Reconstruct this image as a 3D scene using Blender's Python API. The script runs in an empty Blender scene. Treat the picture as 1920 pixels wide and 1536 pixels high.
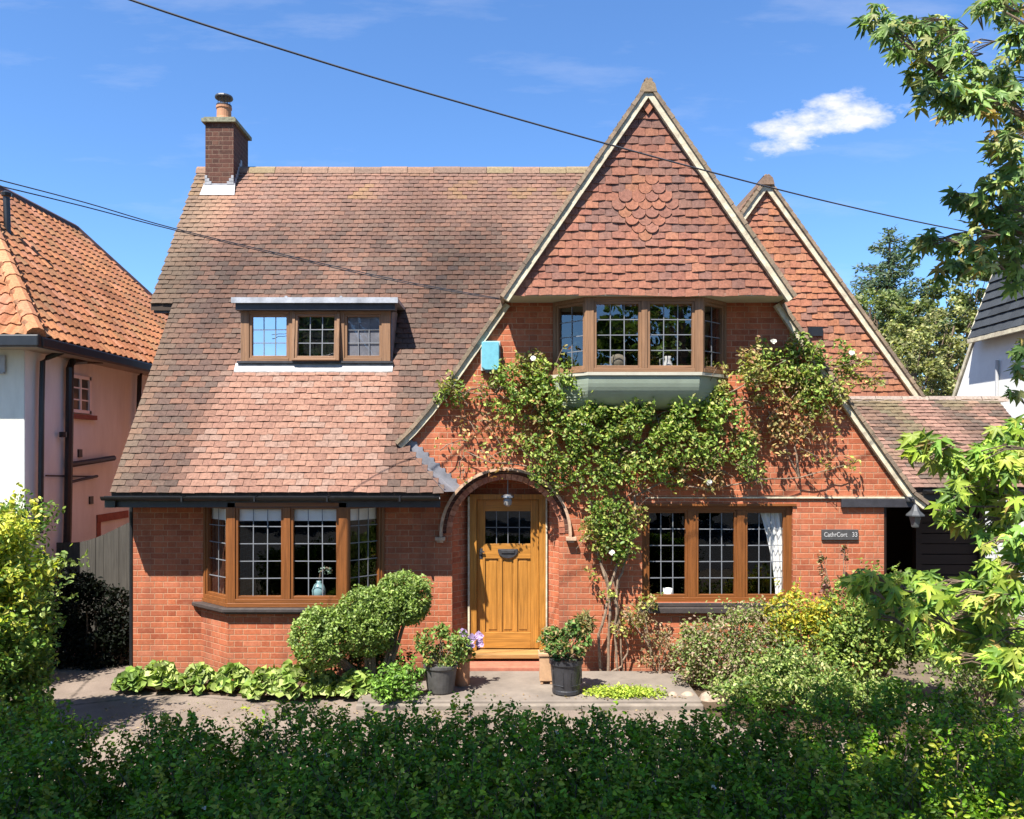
import bpy, math, random
import numpy as np
from mathutils import Vector, Matrix, noise
from mathutils.geometry import tessellate_polygon
random.seed(7)
RNG = np.random.default_rng(11)
SC = bpy.context.scene
COL = SC.collection

# ------------------------------------------------------------------ camera
FPX, DIST, CZ, PX, PY = 1507.0, 10.5, 2.88, 960.0, 850.0
cd = bpy.data.cameras.new('camera'); cam = bpy.data.objects.new('camera', cd); COL.objects.link(cam)
cam.location = (0, -DIST, CZ); cam.rotation_euler = (math.pi/2, 0, 0)
cd.sensor_width = 36; cd.lens = 36*FPX/1920; cd.shift_y = (PY-768)/1920
cd.clip_start = .1; cd.clip_end = 2000
SC.camera = cam
# ------------------------------------------------------------------ light
SUN = Vector((-.30, -.46, .88)).normalized()
sd = bpy.data.lights.new('sun', 'SUN'); sd.energy = 5.0; sd.angle = math.radians(.55); sd.color = (1, .955, .88)
so = bpy.data.objects.new('sun', sd); COL.objects.link(so)
so.rotation_euler = SUN.to_track_quat('Z', 'Y').to_euler(); so.location = (-10, -20, 30)
W = bpy.data.worlds.new('World'); SC.world = W; W.use_nodes = True
wn = W.node_tree; wn.nodes.clear()
def wnode(t, **k):
    n = wn.nodes.new(t)
    for a, b in k.items(): setattr(n, a, b)
    return n
def wmath(op, a, b=None, clamp=False):
    n = wn.nodes.new('ShaderNodeMath'); n.operation = op; n.use_clamp = clamp
    for i, v in enumerate((a, b)):
        if v is None: continue
        if isinstance(v, (int, float)): n.inputs[i].default_value = v
        else: wn.links.new(v, n.inputs[i])
    return n.outputs[0]
sky = wnode('ShaderNodeTexSky', sky_type='NISHITA', sun_disc=False)
sky.sun_elevation = math.asin(SUN.z); sky.sun_rotation = math.atan2(SUN.x, SUN.y)
sky.altitude = 0; sky.air_density = 1.0; sky.dust_density = .25; sky.ozone_density = 3.0
tc = wnode('ShaderNodeTexCoord'); sp = wnode('ShaderNodeSeparateXYZ'); wn.links.new(tc.outputs['Generated'], sp.inputs[0])
yy = wmath('MAXIMUM', sp.outputs[1], .05)
cu = wmath('DIVIDE', sp.outputs[0], yy); cv = wmath('DIVIDE', sp.outputs[2], yy)
cb = wnode('ShaderNodeCombineXYZ'); wn.links.new(cu, cb.inputs[0]); wn.links.new(cv, cb.inputs[1])
nz = wnode('ShaderNodeTexNoise'); nz.inputs['Scale'].default_value = 22; nz.inputs['Detail'].default_value = 7; nz.inputs['Roughness'].default_value = .62
mp = wnode('ShaderNodeMapping'); mp.inputs['Rotation'].default_value = (0, 0, -.35); mp.inputs['Scale'].default_value = (.75, 1.5, 1)
wn.links.new(cb.outputs[0], mp.inputs[0]); wn.links.new(mp.outputs[0], nz.inputs['Vector'])
def puff(u0, v0, ru, rv, tilt):
    du = wmath('SUBTRACT', cu, u0); dv = wmath('SUBTRACT', wmath('SUBTRACT', cv, v0), wmath('MULTIPLY', du, tilt))
    a = wmath('DIVIDE', du, ru); b = wmath('DIVIDE', dv, rv)
    r = wmath('ADD', wmath('MULTIPLY', a, a), wmath('MULTIPLY', b, b))
    return wmath('SUBTRACT', 1.0, r, True)
m = wmath('ADD', puff(.362, .405, .100, .040, .28), wmath('MULTIPLY', puff(.455, .418, .075, .022, .15), .5))
m = wmath('ADD', m, wmath('MULTIPLY', puff(.425, .443, .05, .022, .0), .4))
dens = wmath('MULTIPLY', wmath('SUBTRACT', wmath('ADD', wmath('MULTIPLY', m, .50), wmath('MULTIPLY', nz.outputs[0], 1.35)), .88), 2.6, True)
dens = wmath('MULTIPLY', dens, wmath('MULTIPLY', m, 2.2, True))
mp2 = wnode('ShaderNodeMapping'); mp2.inputs['Rotation'].default_value = (0, 0, .25); mp2.inputs['Scale'].default_value = (1.2, 5.5, 1); wn.links.new(cb.outputs[0], mp2.inputs[0])
nz2 = wnode('ShaderNodeTexNoise'); nz2.inputs['Scale'].default_value = 2.2; nz2.inputs['Detail'].default_value = 8; nz2.inputs['Roughness'].default_value = .6; wn.links.new(mp2.outputs[0], nz2.inputs['Vector'])
dens = wmath('MAXIMUM', dens, wmath('MULTIPLY', wmath('SUBTRACT', nz2.outputs[0], .53), .9, True))
mixc = wnode('ShaderNodeMix', data_type='RGBA'); wn.links.new(dens, mixc.inputs[0])
hs = wnode('ShaderNodeMix', data_type='RGBA', blend_type='MULTIPLY'); hs.inputs[0].default_value = 1.0; hs.inputs[7].default_value = (1.04, 1.44, 1.86, 1)
wn.links.new(sky.outputs[0], hs.inputs[6])
wn.links.new(hs.outputs[2], mixc.inputs[6]); mixc.inputs[7].default_value = (8.2, 8.2, 8.8, 1)
bg = wnode('ShaderNodeBackground'); bg.inputs[1].default_value = .05; wn.links.new(mixc.outputs[2], bg.inputs[0])
wo = wnode('ShaderNodeOutputWorld'); wn.links.new(bg.outputs[0], wo.inputs[0])
SC.view_settings.view_transform = 'Standard'; SC.view_settings.look = 'None'
SC.view_settings.exposure = 1.40; SC.view_settings.gamma = 1; SC.view_settings.use_curve_mapping = False
SC.cycles.max_bounces = 6; SC.cycles.diffuse_bounces = 2; SC.cycles.transparent_max_bounces = 12
SC.cycles.use_denoising = True

# ------------------------------------------------------------------ helpers
def P(px, py, Y):
    t = DIST+Y
    return Vector(((px-PX)/FPX*t, Y, CZ-(py-PY)/FPX*t))
def tag(o, label=None, cat=None, group=None, kind=None):
    if label: o['label'] = label
    if cat: o['category'] = cat
    if group: o['group'] = group
    if kind: o['kind'] = kind
    return o
def empty(name, loc, label, cat, group=None):
    o = bpy.data.objects.new(name, None); COL.objects.link(o); o.location = loc; o.empty_display_size = .2
    return tag(o, label, cat, group)
class MB:
    def __init__(s): s.v = []; s.f = []; s.c = []; s.m = []; s.cur = (1, 1, 1); s.mi = 0
    def add(s, vs, fs, col=None):
        b = len(s.v); s.v += [tuple(v) for v in vs]; c = col or s.cur
        s.c += [c]*len(vs)
        for f in fs: s.f.append(tuple(i+b for i in f)); s.m.append(s.mi)
    def box(s, x0, x1, y0, y1, z0, z1, col=None):
        vs = [(x, y, z) for z in (z0, z1) for y in (y0, y1) for x in (x0, x1)]
        s.add(vs, [(0, 2, 3, 1), (4, 5, 7, 6), (0, 1, 5, 4), (2, 6, 7, 3), (0, 4, 6, 2), (1, 3, 7, 5)], col)
    def bar(s, a, b, w, h, up=(0, 0, 1), col=None):   # box from a to b; w sideways, h along up
        a = Vector(a); b = Vector(b); d = (b-a).normalized(); u = Vector(up); sd_ = d.cross(u).normalized(); u = sd_.cross(d).normalized()
        vs = [p+sd_*w*i/2+u*h*j/2 for p in (a, b) for j in (-1, 1) for i in (-1, 1)]
        s.add(vs, [(0, 1, 3, 2), (4, 6, 7, 5), (0, 4, 5, 1), (2, 3, 7, 6), (0, 2, 6, 4), (1, 5, 7, 3)], col)
    def prism_y(s, prof, y0, y1, col=None):           # profile [(x,z)] extruded along Y
        n = len(prof)
        vs = [(x, y0, z) for x, z in prof]+[(x, y1, z) for x, z in prof]
        s.add(vs, [tuple(range(n)), tuple(range(2*n-1, n-1, -1))]+[(i, i+n, (i+1) % n+n, (i+1) % n) for i in range(n)], col)
    def prism_z(s, prof, z0, z1, col=None):
        n = len(prof)
        vs = [(x, y, z0) for x, y in prof]+[(x, y, z1) for x, y in prof]
        s.add(vs, [tuple(range(n-1, -1, -1)), tuple(range(n, 2*n))]+[(i, (i+1) % n, (i+1) % n+n, i+n) for i in range(n)], col)
    def prism_x(s, prof, x0, x1, col=None):           # profile [(y,z)]
        n = len(prof)
        vs = [(x0, y, z) for y, z in prof]+[(x1, y, z) for y, z in prof]
        s.add(vs, [tuple(range(n-1, -1, -1)), tuple(range(n, 2*n))]+[(i, (i+1) % n, (i+1) % n+n, i+n) for i in range(n)], col)
    def tube(s, pts, r, n=8, col=None, cap=True):
        pts = [Vector(p) for p in pts]; rs = r if isinstance(r, (list, tuple)) else [r]*len(pts)
        rings = []; ref = Vector((.31, .17, .93))
        for i, p in enumerate(pts):
            d = (pts[min(i+1, len(pts)-1)]-pts[max(i-1, 0)]).normalized()
            if abs(d.dot(ref)) > .97: ref = Vector((1, .1, 0))
            a = d.cross(ref).normalized(); b = d.cross(a); ref = b*-1 if False else ref
            rings.append([p+(a*math.cos(2*math.pi*k/n)+b*math.sin(2*math.pi*k/n))*rs[i] for k in range(n)])
        vs = [v for r_ in rings for v in r_]; fs = []
        for i in range(len(pts)-1):
            for k in range(n): fs.append((i*n+k, i*n+(k+1) % n, (i+1)*n+(k+1) % n, (i+1)*n+k))
        if cap: fs += [tuple(range(n-1, -1, -1)), tuple((len(pts)-1)*n+k for k in range(n))]
        s.add(vs, fs, col)
    def lathe(s, c, prof, n=24, col=None, sy=1.0):            # prof [(r,z)]
        c = Vector(c)
        vs = [c+Vector((r*math.cos(2*math.pi*k/n), sy*r*math.sin(2*math.pi*k/n), z)) for r, z in prof for k in range(n)]
        fs = [(i*n+k, i*n+(k+1) % n, (i+1)*n+(k+1) % n, (i+1)*n+k) for i in range(len(prof)-1) for k in range(n)]
        fs += [tuple(range(n-1, -1, -1)), tuple((len(prof)-1)*n+k for k in range(n))]
        s.add(vs, fs, col)
    def build(s, name, mats, parent=None, smooth=False, bevel=0):
        me = bpy.data.meshes.new(name)
        me.from_pydata(s.v, [], s.f); me.update()
        if not isinstance(mats, (list, tuple)): mats = [mats]
        for m_ in mats: me.materials.append(m_)
        if len(mats) > 1: me.polygons.foreach_set('material_index', s.m)
        ca = me.color_attributes.new('Col', 'FLOAT_COLOR', 'POINT')
        a = np.ones((len(s.v), 4), np.float32); a[:, :3] = np.array(s.c, np.float32).reshape(-1, 3); ca.data.foreach_set('color', a.ravel())
        uv = me.uv_layers.new(name='UVMap')
        V = np.array(s.v, np.float32)
        nl = len(me.loops); li = np.zeros(nl, np.int32); me.loops.foreach_get('vertex_index', li)
        npoly = len(me.polygons); tot = np.zeros(npoly, np.int32); me.polygons.foreach_get('loop_total', tot)
        nor = np.zeros(npoly*3, np.float32); me.polygons.foreach_get('normal', nor); nor = nor.reshape(-1, 3)
        U = np.stack([-nor[:, 1], nor[:, 0], np.zeros(npoly)], 1); L = np.linalg.norm(U, axis=1); flat = L < .3
        U[flat] = (1, 0, 0); L[flat] = 1; U = U/L[:, None]
        Vd = np.cross(nor, U)
        Ul = np.repeat(U, tot, 0); Vl = np.repeat(Vd, tot, 0); p = V[li]
        # keep brick courses level: on walls v = z exactly
        wl = np.repeat((np.abs(nor[:, 2]) < .05), tot, 0)
        u = (p*Ul).sum(1); v = np.where(wl, p[:, 2], (p*Vl).sum(1))
        uv.data.foreach_set('uv', np.stack([u, v], 1).astype(np.float32).ravel())
        if smooth: me.polygons.foreach_set('use_smooth', [True]*npoly)
        o = bpy.data.objects.new(name, me); COL.objects.link(o)
        if parent:
            o.parent = parent
            top = parent
            off = Vector((0, 0, 0))
            while top: off += Vector(top.location); top = top.parent
            o.location = -off
        if bevel:
            b = o.modifiers.new('bevel', 'BEVEL'); b.width = bevel; b.segments = 2; b.limit_method = 'ANGLE'
        return o
def circle_pts(cx, cz, r, a0, a1, n): return [(cx+r*math.cos(a0+(a1-a0)*i/n), cz+r*math.sin(a0+(a1-a0)*i/n)) for i in range(n+1)]
def wall_y(mb, outer, holes, y0, y1, reveal=True):
    loops = [[Vector((x, z, 0)) for x, z in outer]]+[[Vector((x, z, 0)) for x, z in h] for h in holes]
    tris = tessellate_polygon(loops); pts = [p for l in loops for p in l]; n = len(pts)
    fr = []; bk = []
    for a, b, c in tris:
        A, B, Cc = pts[a], pts[b], pts[c]
        cr = (B.x-A.x)*(Cc.y-A.y)-(B.y-A.y)*(Cc.x-A.x)
        if abs(cr) < 1e-9: continue
        t = (a, b, c) if cr > 0 else (a, c, b)
        fr.append(t); bk.append(tuple(i+n for i in t[::-1]))
    vs = [(p.x, y0, p.y) for p in pts]+[(p.x, y1, p.y) for p in pts]
    fs = fr+bk; b = 0
    for l in loops:
        k = len(l)
        for i in range(k): fs.append((b+i, b+i+n, b+(i+1) % k+n, b+(i+1) % k))
        b += k
    mb.add(vs, fs)

# ------------------------------------------------------------------ materials
class NT:
    def __init__(s, name):
        s.m = bpy.data.materials.new(name); s.m.use_nodes = True; s.t = s.m.node_tree
        s.b = s.t.nodes['Principled BSDF']; s.out = s.t.nodes['Material Output']
    def n(s, t, **k):
        x = s.t.nodes.new(t)
        for a, b in k.items(): setattr(x, a, b)
        return x
    def l(s, a, b): s.t.links.new(a, b)
    def math(s, op, a, b=None, c=None, clamp=False):
        x = s.n('ShaderNodeMath', operation=op, use_clamp=clamp)
        for i, v in enumerate((a, b, c)):
            if v is None: continue
            if isinstance(v, (int, float)): x.inputs[i].default_value = v
            else: s.l(v, x.inputs[i])
        return x.outputs[0]
    def mix(s, f, a, b, mode='MIX'):
        x = s.n('ShaderNodeMix', data_type='RGBA', blend_type=mode)
        for i, v in ((0, f), (6, a), (7, b)):
            if isinstance(v, (int, float)): x.inputs[i].default_value = v
            elif isinstance(v, tuple): x.inputs[i].default_value = (*v, 1)
            else: s.l(v, x.inputs[i])
        return x.outputs[2]
    def noise(s, scale, detail=4, rough=.6, vec=None, dist=0):
        x = s.n('ShaderNodeTexNoise'); x.inputs['Scale'].default_value = scale; x.inputs['Detail'].default_value = detail
        x.inputs['Roughness'].default_value = rough; x.inputs['Distortion'].default_value = dist
        if vec is None: vec = s.obj()
        s.l(vec, x.inputs['Vector']); return x.outputs[0]
    def obj(s):
        if not hasattr(s, 'tc'): s.tc = s.n('ShaderNodeNewGeometry')
        return s.tc.outputs['Position']
    def ramp(s, f, stops):
        x = s.n('ShaderNodeValToRGB'); e = x.color_ramp.elements
        while len(e) < len(stops): e.new(.5)
        for i, (p, c) in enumerate(stops): e[i].position = p; e[i].color = (*c, 1) if isinstance(c, tuple) else (c, c, c, 1)
        s.l(f, x.inputs[0]); return x.outputs[0]
    def bump(s, h, strength=.5, dist=.01):
        x = s.n('ShaderNodeBump'); x.inputs['Strength'].default_value = strength; x.inputs['Distance'].default_value = dist
        s.l(h, x.inputs['Height']); s.l(x.outputs[0], s.b.inputs['Normal'])
    def col(s, c, K=.66):
        s.l(s.mix(1.0, c, (K, K, K), 'MULTIPLY'), s.b.inputs['Base Color'])
    def rough(s, r, spec=None):
        if isinstance(r, (int, float)): s.b.inputs['Roughness'].default_value = r
        else: s.l(r, s.b.inputs['Roughness'])
        if spec is not None: s.b.inputs['Specular IOR Level'].default_value = spec
    def attr(s):
        x = s.n('ShaderNodeVertexColor', layer_name='Col'); return x.outputs[0]
def plain(name, c, rough=.6, var=.25, scale=8, bump=.15, metal=0, spec=None, stretch=None, K=.66):
    k = NT(name); vec = None
    if stretch:
        mpn = k.n('ShaderNodeMapping'); mpn.inputs['Scale'].default_value = stretch; k.l(k.obj(), mpn.inputs[0]); vec = mpn.outputs[0]
    nn = k.noise(scale, 5, .65, vec)
    k.col(k.mix(k.ramp(nn, [(.3, 0.0), (.7, 1.0)]), tuple(x*(1-var) for x in c), tuple(min(1, x*(1+var)) for x in c)), K)
    k.rough(rough, spec); k.b.inputs['Metallic'].default_value = metal
    if bump: k.bump(k.noise(scale*6, 4, .6, vec), bump, .005)
    return k.m
def brick_mat(name, cols, mortar, dirt=.3, sheen=.25):
    k = NT(name)
    uv = k.n('ShaderNodeUVMap', uv_map='UVMap'); s = k.n('ShaderNodeSeparateXYZ'); k.l(uv.outputs[0], s.inputs[0])
    wob = k.math('MULTIPLY', k.math('SUBTRACT', k.noise(9, 2), .5), .006)
    vv = k.math('DIVIDE', k.math('ADD', s.outputs[1], wob), .075); row = k.math('FLOOR', vv); fv = k.math('MULTIPLY', k.math('FRACT', vv), .075)
    par = k.math('FLOORED_MODULO', row, 2.0)
    uu = k.math('DIVIDE', k.math('ADD', k.math('ADD', s.outputs[0], wob), k.math('MULTIPLY', par, .16875)), .3375)
    cell = k.math('FLOOR', uu); mm = k.math('MULTIPLY', k.math('FRACT', uu), .3375)
    isl = k.math('GREATER_THAN', mm, .225)
    du = k.math('MINIMUM', k.math('MINIMUM', mm, k.math('ABSOLUTE', k.math('SUBTRACT', mm, .225))), k.math('SUBTRACT', .3375, mm))
    dv = k.math('MINIMUM', fv, k.math('SUBTRACT', .075, fv)); d = k.math('MINIMUM', du, dv)
    d = k.math('ADD', d, k.math('MULTIPLY', k.math('SUBTRACT', k.noise(45, 3), .5), .008))
    br = k.n('ShaderNodeMapRange', interpolation_type='SMOOTHSTEP'); k.l(d, br.inputs[0]); br.inputs[1].default_value = .0022; br.inputs[2].default_value = .0068
    brick = br.outputs[0]
    idv = k.n('ShaderNodeCombineXYZ'); k.l(k.math('ADD', k.math('MULTIPLY', cell, 2.0), isl), idv.inputs[0]); k.l(row, idv.inputs[1])
    wnz = k.n('ShaderNodeTexWhiteNoise', noise_dimensions='2D'); k.l(idv.outputs[0], wnz.inputs['Vector'])
    base = k.ramp(wnz.outputs[0], [(i/(len(cols)-1), c) for i, c in enumerate(cols)])
    base = k.mix(k.math('MULTIPLY', k.ramp(k.noise(24, 5, .75), [(.38, 0.), (.75, 1.)]), .55), base, tuple(x*.6 for x in cols[0]))
    base = k.mix(k.math('MULTIPLY', k.ramp(k.noise(17, 4, .7), [(.5, 0.), (.72, 1.)]), .3), base, mortar)
    big = k.ramp(k.noise(1.1, 4, .6), [(.35, 0.), (.7, 1.)])
    base = k.mix(k.math('MULTIPLY', big, dirt), base, tuple(x*1.25 for x in cols[-1]))
    c = k.mix(k.math('MULTIPLY', brick, 1.0), k.mix(k.noise(14), mortar, tuple(x*.62 for x in mortar)), base)
    st = k.n('ShaderNodeMapping'); st.inputs['Scale'].default_value = (1.6, 1.6, .28); k.l(k.obj(), st.inputs[0])
    c = k.mix(k.math('MULTIPLY', k.ramp(k.noise(1.5, 5, .65, st.outputs[0]), [(.48, 0.), (.72, 1.)]), .45), c, (.17, .075, .05))
    c = k.mix(k.math('MULTIPLY', k.ramp(k.noise(2.6, 5, .7), [(.6, 0.), (.75, 1.)]), .22), c, (.70, .45, .33))
    zz = k.n('ShaderNodeSeparateXYZ'); k.l(k.obj(), zz.inputs[0]); low = k.math('SUBTRACT', .42, zz.outputs[2]); low = k.math('MULTIPLY', k.math('ADD', low, k.math('MULTIPLY', k.math('SUBTRACT', k.noise(3.5, 4), .5), .5)), 1.6, clamp=True)
    c = k.mix(k.math('MULTIPLY', low, .55), c, (.20, .12, .075))
    k.col(c); k.rough(.88, sheen)
    k.bump(k.math('ADD', k.math('MULTIPLY', brick, 1.0), k.math('MULTIPLY', k.noise(90, 4, .7), .35)), .8, .006)
    return k.m
def tile_mat(name, spec=.25, spot=(.5, .33, .1), spotamt=.0):
    k = NT(name); c = k.attr()
    n1 = k.ramp(k.noise(32, 5, .7), [(.3, .62), (.72, 1.25)])
    c = k.mix(1.0, c, n1, 'MULTIPLY')
    c = k.mix(k.math('MULTIPLY', k.ramp(k.noise(75, 3, .6), [(.62, 0.), (.7, 1.)]), .35), c, (.33, .33, .25))
    k.col(c); k.rough(.85, spec); k.bump(k.noise(120, 4, .7), .5, .004)
    return k.m
def wood_mat(name, c, rough=.45, grain='z', coat=0):
    sc = {'z': (30, 30, 1.2), 'x': (1.2, 30, 30), 'y': (30, 1.2, 30)}[grain]
    k = NT(name); mpn = k.n('ShaderNodeMapping'); mpn.inputs['Scale'].default_value = sc; k.l(k.obj(), mpn.inputs[0])
    g = k.ramp(k.noise(1.6, 6, .65, mpn.outputs[0], .6), [(.3, 0.), (.7, 1.)])
    k.col(k.mix(k.math('MULTIPLY', k.ramp(k.noise(3.1, 4, .6), [(.4, 0.), (.7, 1.)]), .3), k.mix(g, tuple(x*.55 for x in c), tuple(x*1.25 for x in c)), tuple(x*.6 for x in c))); k.rough(rough, .4)
    k.bump(k.noise(3, 4, .6, mpn.outputs[0]), .25, .003); k.b.inputs['Coat Weight'].default_value = coat
    return k.m
def leaf_mat(name, transl=.35, rough=.5, spec=.3):
    k = NT(name); c = k.attr()
    c2 = k.mix(1.0, c, k.ramp(k.noise(6, 3), [(.3, .75), (.7, 1.2)]), 'MULTIPLY')
    c2 = k.mix(1.0, c2, (.98, .98, .98), 'MULTIPLY'); k.col(c2, 1.0); k.rough(rough, spec)
    tr = k.n('ShaderNodeBsdfTranslucent'); k.l(k.mix(1.0, c2, (1.15, 1.25, .5), 'MULTIPLY'), tr.inputs[0])
    mx = k.n('ShaderNodeMixShader'); mx.inputs[0].default_value = transl
    k.l(k.b.outputs[0], mx.inputs[1]); k.l(tr.outputs[0], mx.inputs[2]); k.l(mx.outputs[0], k.out.inputs[0])
    return k.m
def glass_mat(name, tint=.8, base=.10):
    k = NT(name); t = k.n('ShaderNodeBsdfTransparent'); t.inputs[0].default_value = (tint, tint, tint, 1)
    g = k.n('ShaderNodeBsdfGlossy'); g.inputs['Roughness'].default_value = .01; g.inputs[0].default_value = (.95, .97, 1, 1)
    bm = k.n('ShaderNodeBump'); bm.inputs['Strength'].default_value = .12; bm.inputs['Distance'].default_value = .02; k.l(k.noise(2.2, 2), bm.inputs['Height']); k.l(bm.outputs[0], g.inputs['Normal'])
    fr = k.n('ShaderNodeLayerWeight'); fr.inputs[0].default_value = .5
    f = k.math('ADD', k.math('MULTIPLY', k.math('POWER', fr.outputs['Facing'], 4.0), .9), base, clamp=True)
    mx = k.n('ShaderNodeMixShader'); k.l(f, mx.inputs[0]); k.l(t.outputs[0], mx.inputs[1]); k.l(g.outputs[0], mx.inputs[2]); k.l(mx.outputs[0], k.out.inputs[0])
    return k.m

M = {}
M['brick'] = brick_mat('red_brick', [(.40, .095, .042), (.55, .145, .060), (.66, .19, .080), (.60, .165, .072), (.66, .22, .115)], (.82, .44, .26))
M['brick_dark'] = brick_mat('brown_brick', [(.07, .030, .022), (.12, .045, .032), (.17, .07, .045)], (.30, .20, .14), .15)
M['tile'] = tile_mat('clay_tile'); M['pantile'] = tile_mat('pan_tile')
M['oak'] = wood_mat('stained_timber', (.30, .105, .028), .4)
M['oak_x'] = wood_mat('stained_timber_rail', (.30, .105, .028), .4, 'x')
M['grey_oak'] = wood_mat('weathered_timber', (.36, .19, .095), .6)
M['grey_oak_x'] = wood_mat('weathered_timber_rail', (.36, .19, .095), .6, 'x')
M['door'] = wood_mat('oak_door', (.62, .27, .052), .35, 'z', .15)
M['door_x'] = wood_mat('oak_rail', (.62, .27, .052), .35, 'x', .15)
M['glass'] = glass_mat('window_glass', .86, .045); M['glass_bright'] = glass_mat('reflective_glass', .5, .6); M['glass_upper'] = glass_mat('oriel_glass', .7, .14)
M['leadc'] = plain('lead_came', (.24, .25, .27), .5, .15, 20, 0)
M['lead'] = plain('lead_sheet', (.48, .50, .54), .45, .35, 5, .3)
M['lead_dark'] = plain('old_lead', (.26, .26, .29), .55, .3, 6, .2)
M['cream'] = plain('cream_mortar', (.80, .66, .47), .85, .38, 9, .5)
M['hood'] = plain('hood_render', (.66, .43, .28), .85, .4, 10, .6)
M['soffit'] = plain('cream_paint', (.62, .58, .46), .6, .1, 6, .1)
M['cove'] = plain('greygreen_paint', (.36, .42, .32), .6, .1, 4, .1)
M['black'] = plain('black_plastic', (.018, .018, .020), .4, .3, 10, .05)
M['blackwood'] = plain('black_timber', (.045, .042, .048), .5, .3, 10, .2)
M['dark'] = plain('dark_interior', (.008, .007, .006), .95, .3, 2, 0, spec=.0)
M['stone_dark'] = plain('dark_sill', (.065, .05, .045), .6, .3, 14, .3)
M['white'] = plain('white_fabric', (.82, .81, .78), .8, .05, 5, .1, K=1)
M['render'] = plain('cream_render', (.70, .67, .58), .85, .14, 2.5, .5, K=.9, stretch=(1, 1, .3))
M['render_white'] = plain('white_render', (.80, .80, .76), .85, .07, 2.5, .3, K=.95)
M['bounce_offset'] = plain('bounce_offset_render', (.70, .76, .76), .85, .14, 2.2, .5, K=1, stretch=(1, 1, .25))  # blue-grey tint and raised albedo offset warm bounce on the shaded side
M['terracotta'] = plain('terracotta', (.58, .27, .13), .8, .2, 12, .2)
M['terrac_light'] = plain('pale_terracotta', (.60, .36, .20), .8, .2, 12, .2)
M['potgrey'] = plain('grey_pot', (.10, .095, .09), .55, .3, 12, .15)
M['potblack'] = plain('black_pot', (.045, .045, .05), .4, .25, 12, .1)
M['bark'] = plain('bark', (.20, .14, .09), .9, .4, 14, .8, stretch=(3, 3, .6))
M['stem'] = plain('rose_stem', (.30, .21, .14), .8, .4, 20, .6)
M['metal'] = plain('brushed_metal', (.5, .5, .5), .35, .1, 10, .05, metal=.7)
M['iron'] = plain('dark_iron', (.05, .05, .055), .45, .3, 20, .2)
M['blue'] = plain('turquoise_plastic', (.20, .56, .66), .45, .12, 14, .05)
M['leaf'] = leaf_mat('leaf'); M['leaf_gloss'] = leaf_mat('glossy_leaf', .25, .5, .25); M['petal'] = leaf_mat('petal', .3, .6, .2)
M['fence'] = wood_mat('weathered_plank', (.10, .09, .075), .85)
M['cable'] = plain('cable_rubber', (.05, .055, .07), .6, .1, 5, 0)
M['slate'] = tile_mat('dark_roof_tile', .4)

# ------------------------------------------------------------------ tiles
def nz3(p, s): return noise.noise(Vector(p)*s)
def tiles(mb, O, U, V, N, v0, v1, gauge, tw, rng, colfn, lift=.022, thick=.013, bow=.004, jit=1.0, skip=None, prof=None, over=1.25, shape=None):
    O, U, V, N = Vector(O), Vector(U), Vector(V), Vector(N); r = 0; v = v0
    while v < v1-.02:
        top = min(v+gauge*over, v1+.01); u0, u1 = rng(v)
        off = (r % 2)*tw/2 if not prof else 0
        k = math.floor((u0-off)/tw)
        while k*tw+off < u1:
            ua = max(k*tw+off, u0); ub = min((k+1)*tw+off, u1); k += 1
            if ub-ua < .025: continue
            uc = (ua+ub)/2
            pc = O+U*uc+V*(v+gauge/2)
            if skip and skip(pc): continue
            c = colfn(pc); dv = random.uniform(-.006, .006)*jit+.006*jit*math.sin(uc*2.1+r*.7); dl = random.uniform(0, .007)*jit; sk = random.uniform(-.004, .004)*jit
            g = .0025
            if shape and shape(pc):
                n = 6; us = [ua+g+(ub-ua-2*g)*i/n for i in range(n+1)]
                hs_ = [bow+.004]*(n+1); dvs = [-.5*gauge*math.sin(math.pi*i/n)**.6+.25*gauge for i in range(n+1)]
            elif prof:
                us = [ua+(ub-ua)*a for a, b in prof]; hs_ = [b for a, b in prof]; dvs = [0]*len(prof)
            else:
                us = [ua+g, uc, ub-g]; hs_ = [0, bow, 0]; dvs = [sk, 0, -sk]
            n = len(us)
            lo = [O+U*u+V*(v+dv+dvs[i])+N*(lift+dl+hs_[i]) for i, u in enumerate(us)]
            hi = [O+U*u+V*top+N*(.006+hs_[i]) for i, u in enumerate(us)]
            un = [p-N*thick for p in lo]
            fs = [(i, i+1, n+i+1, n+i) for i in range(n-1)]+[(2*n+i, 2*n+i+1, i+1, i) for i in range(n-1)]
            vs = lo+hi+un+[hi[0]-N*.03, hi[-1]-N*.03]
            fs += [(0, n, 3*n, 2*n), (n-1, 3*n-1, 3*n+1, 2*n-1)]
            mb.add(vs, fs, c)
        v += gauge; r += 1
def lerp(a, b, t): return tuple(x+(y-x)*t for x, y in zip(a, b))
def scl(c, k): return tuple(x*k for x in c)
def sstep(a, b, x):
    t = max(0, min(1, (x-a)/(b-a))); return t*t*(3-2*t)

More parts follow.
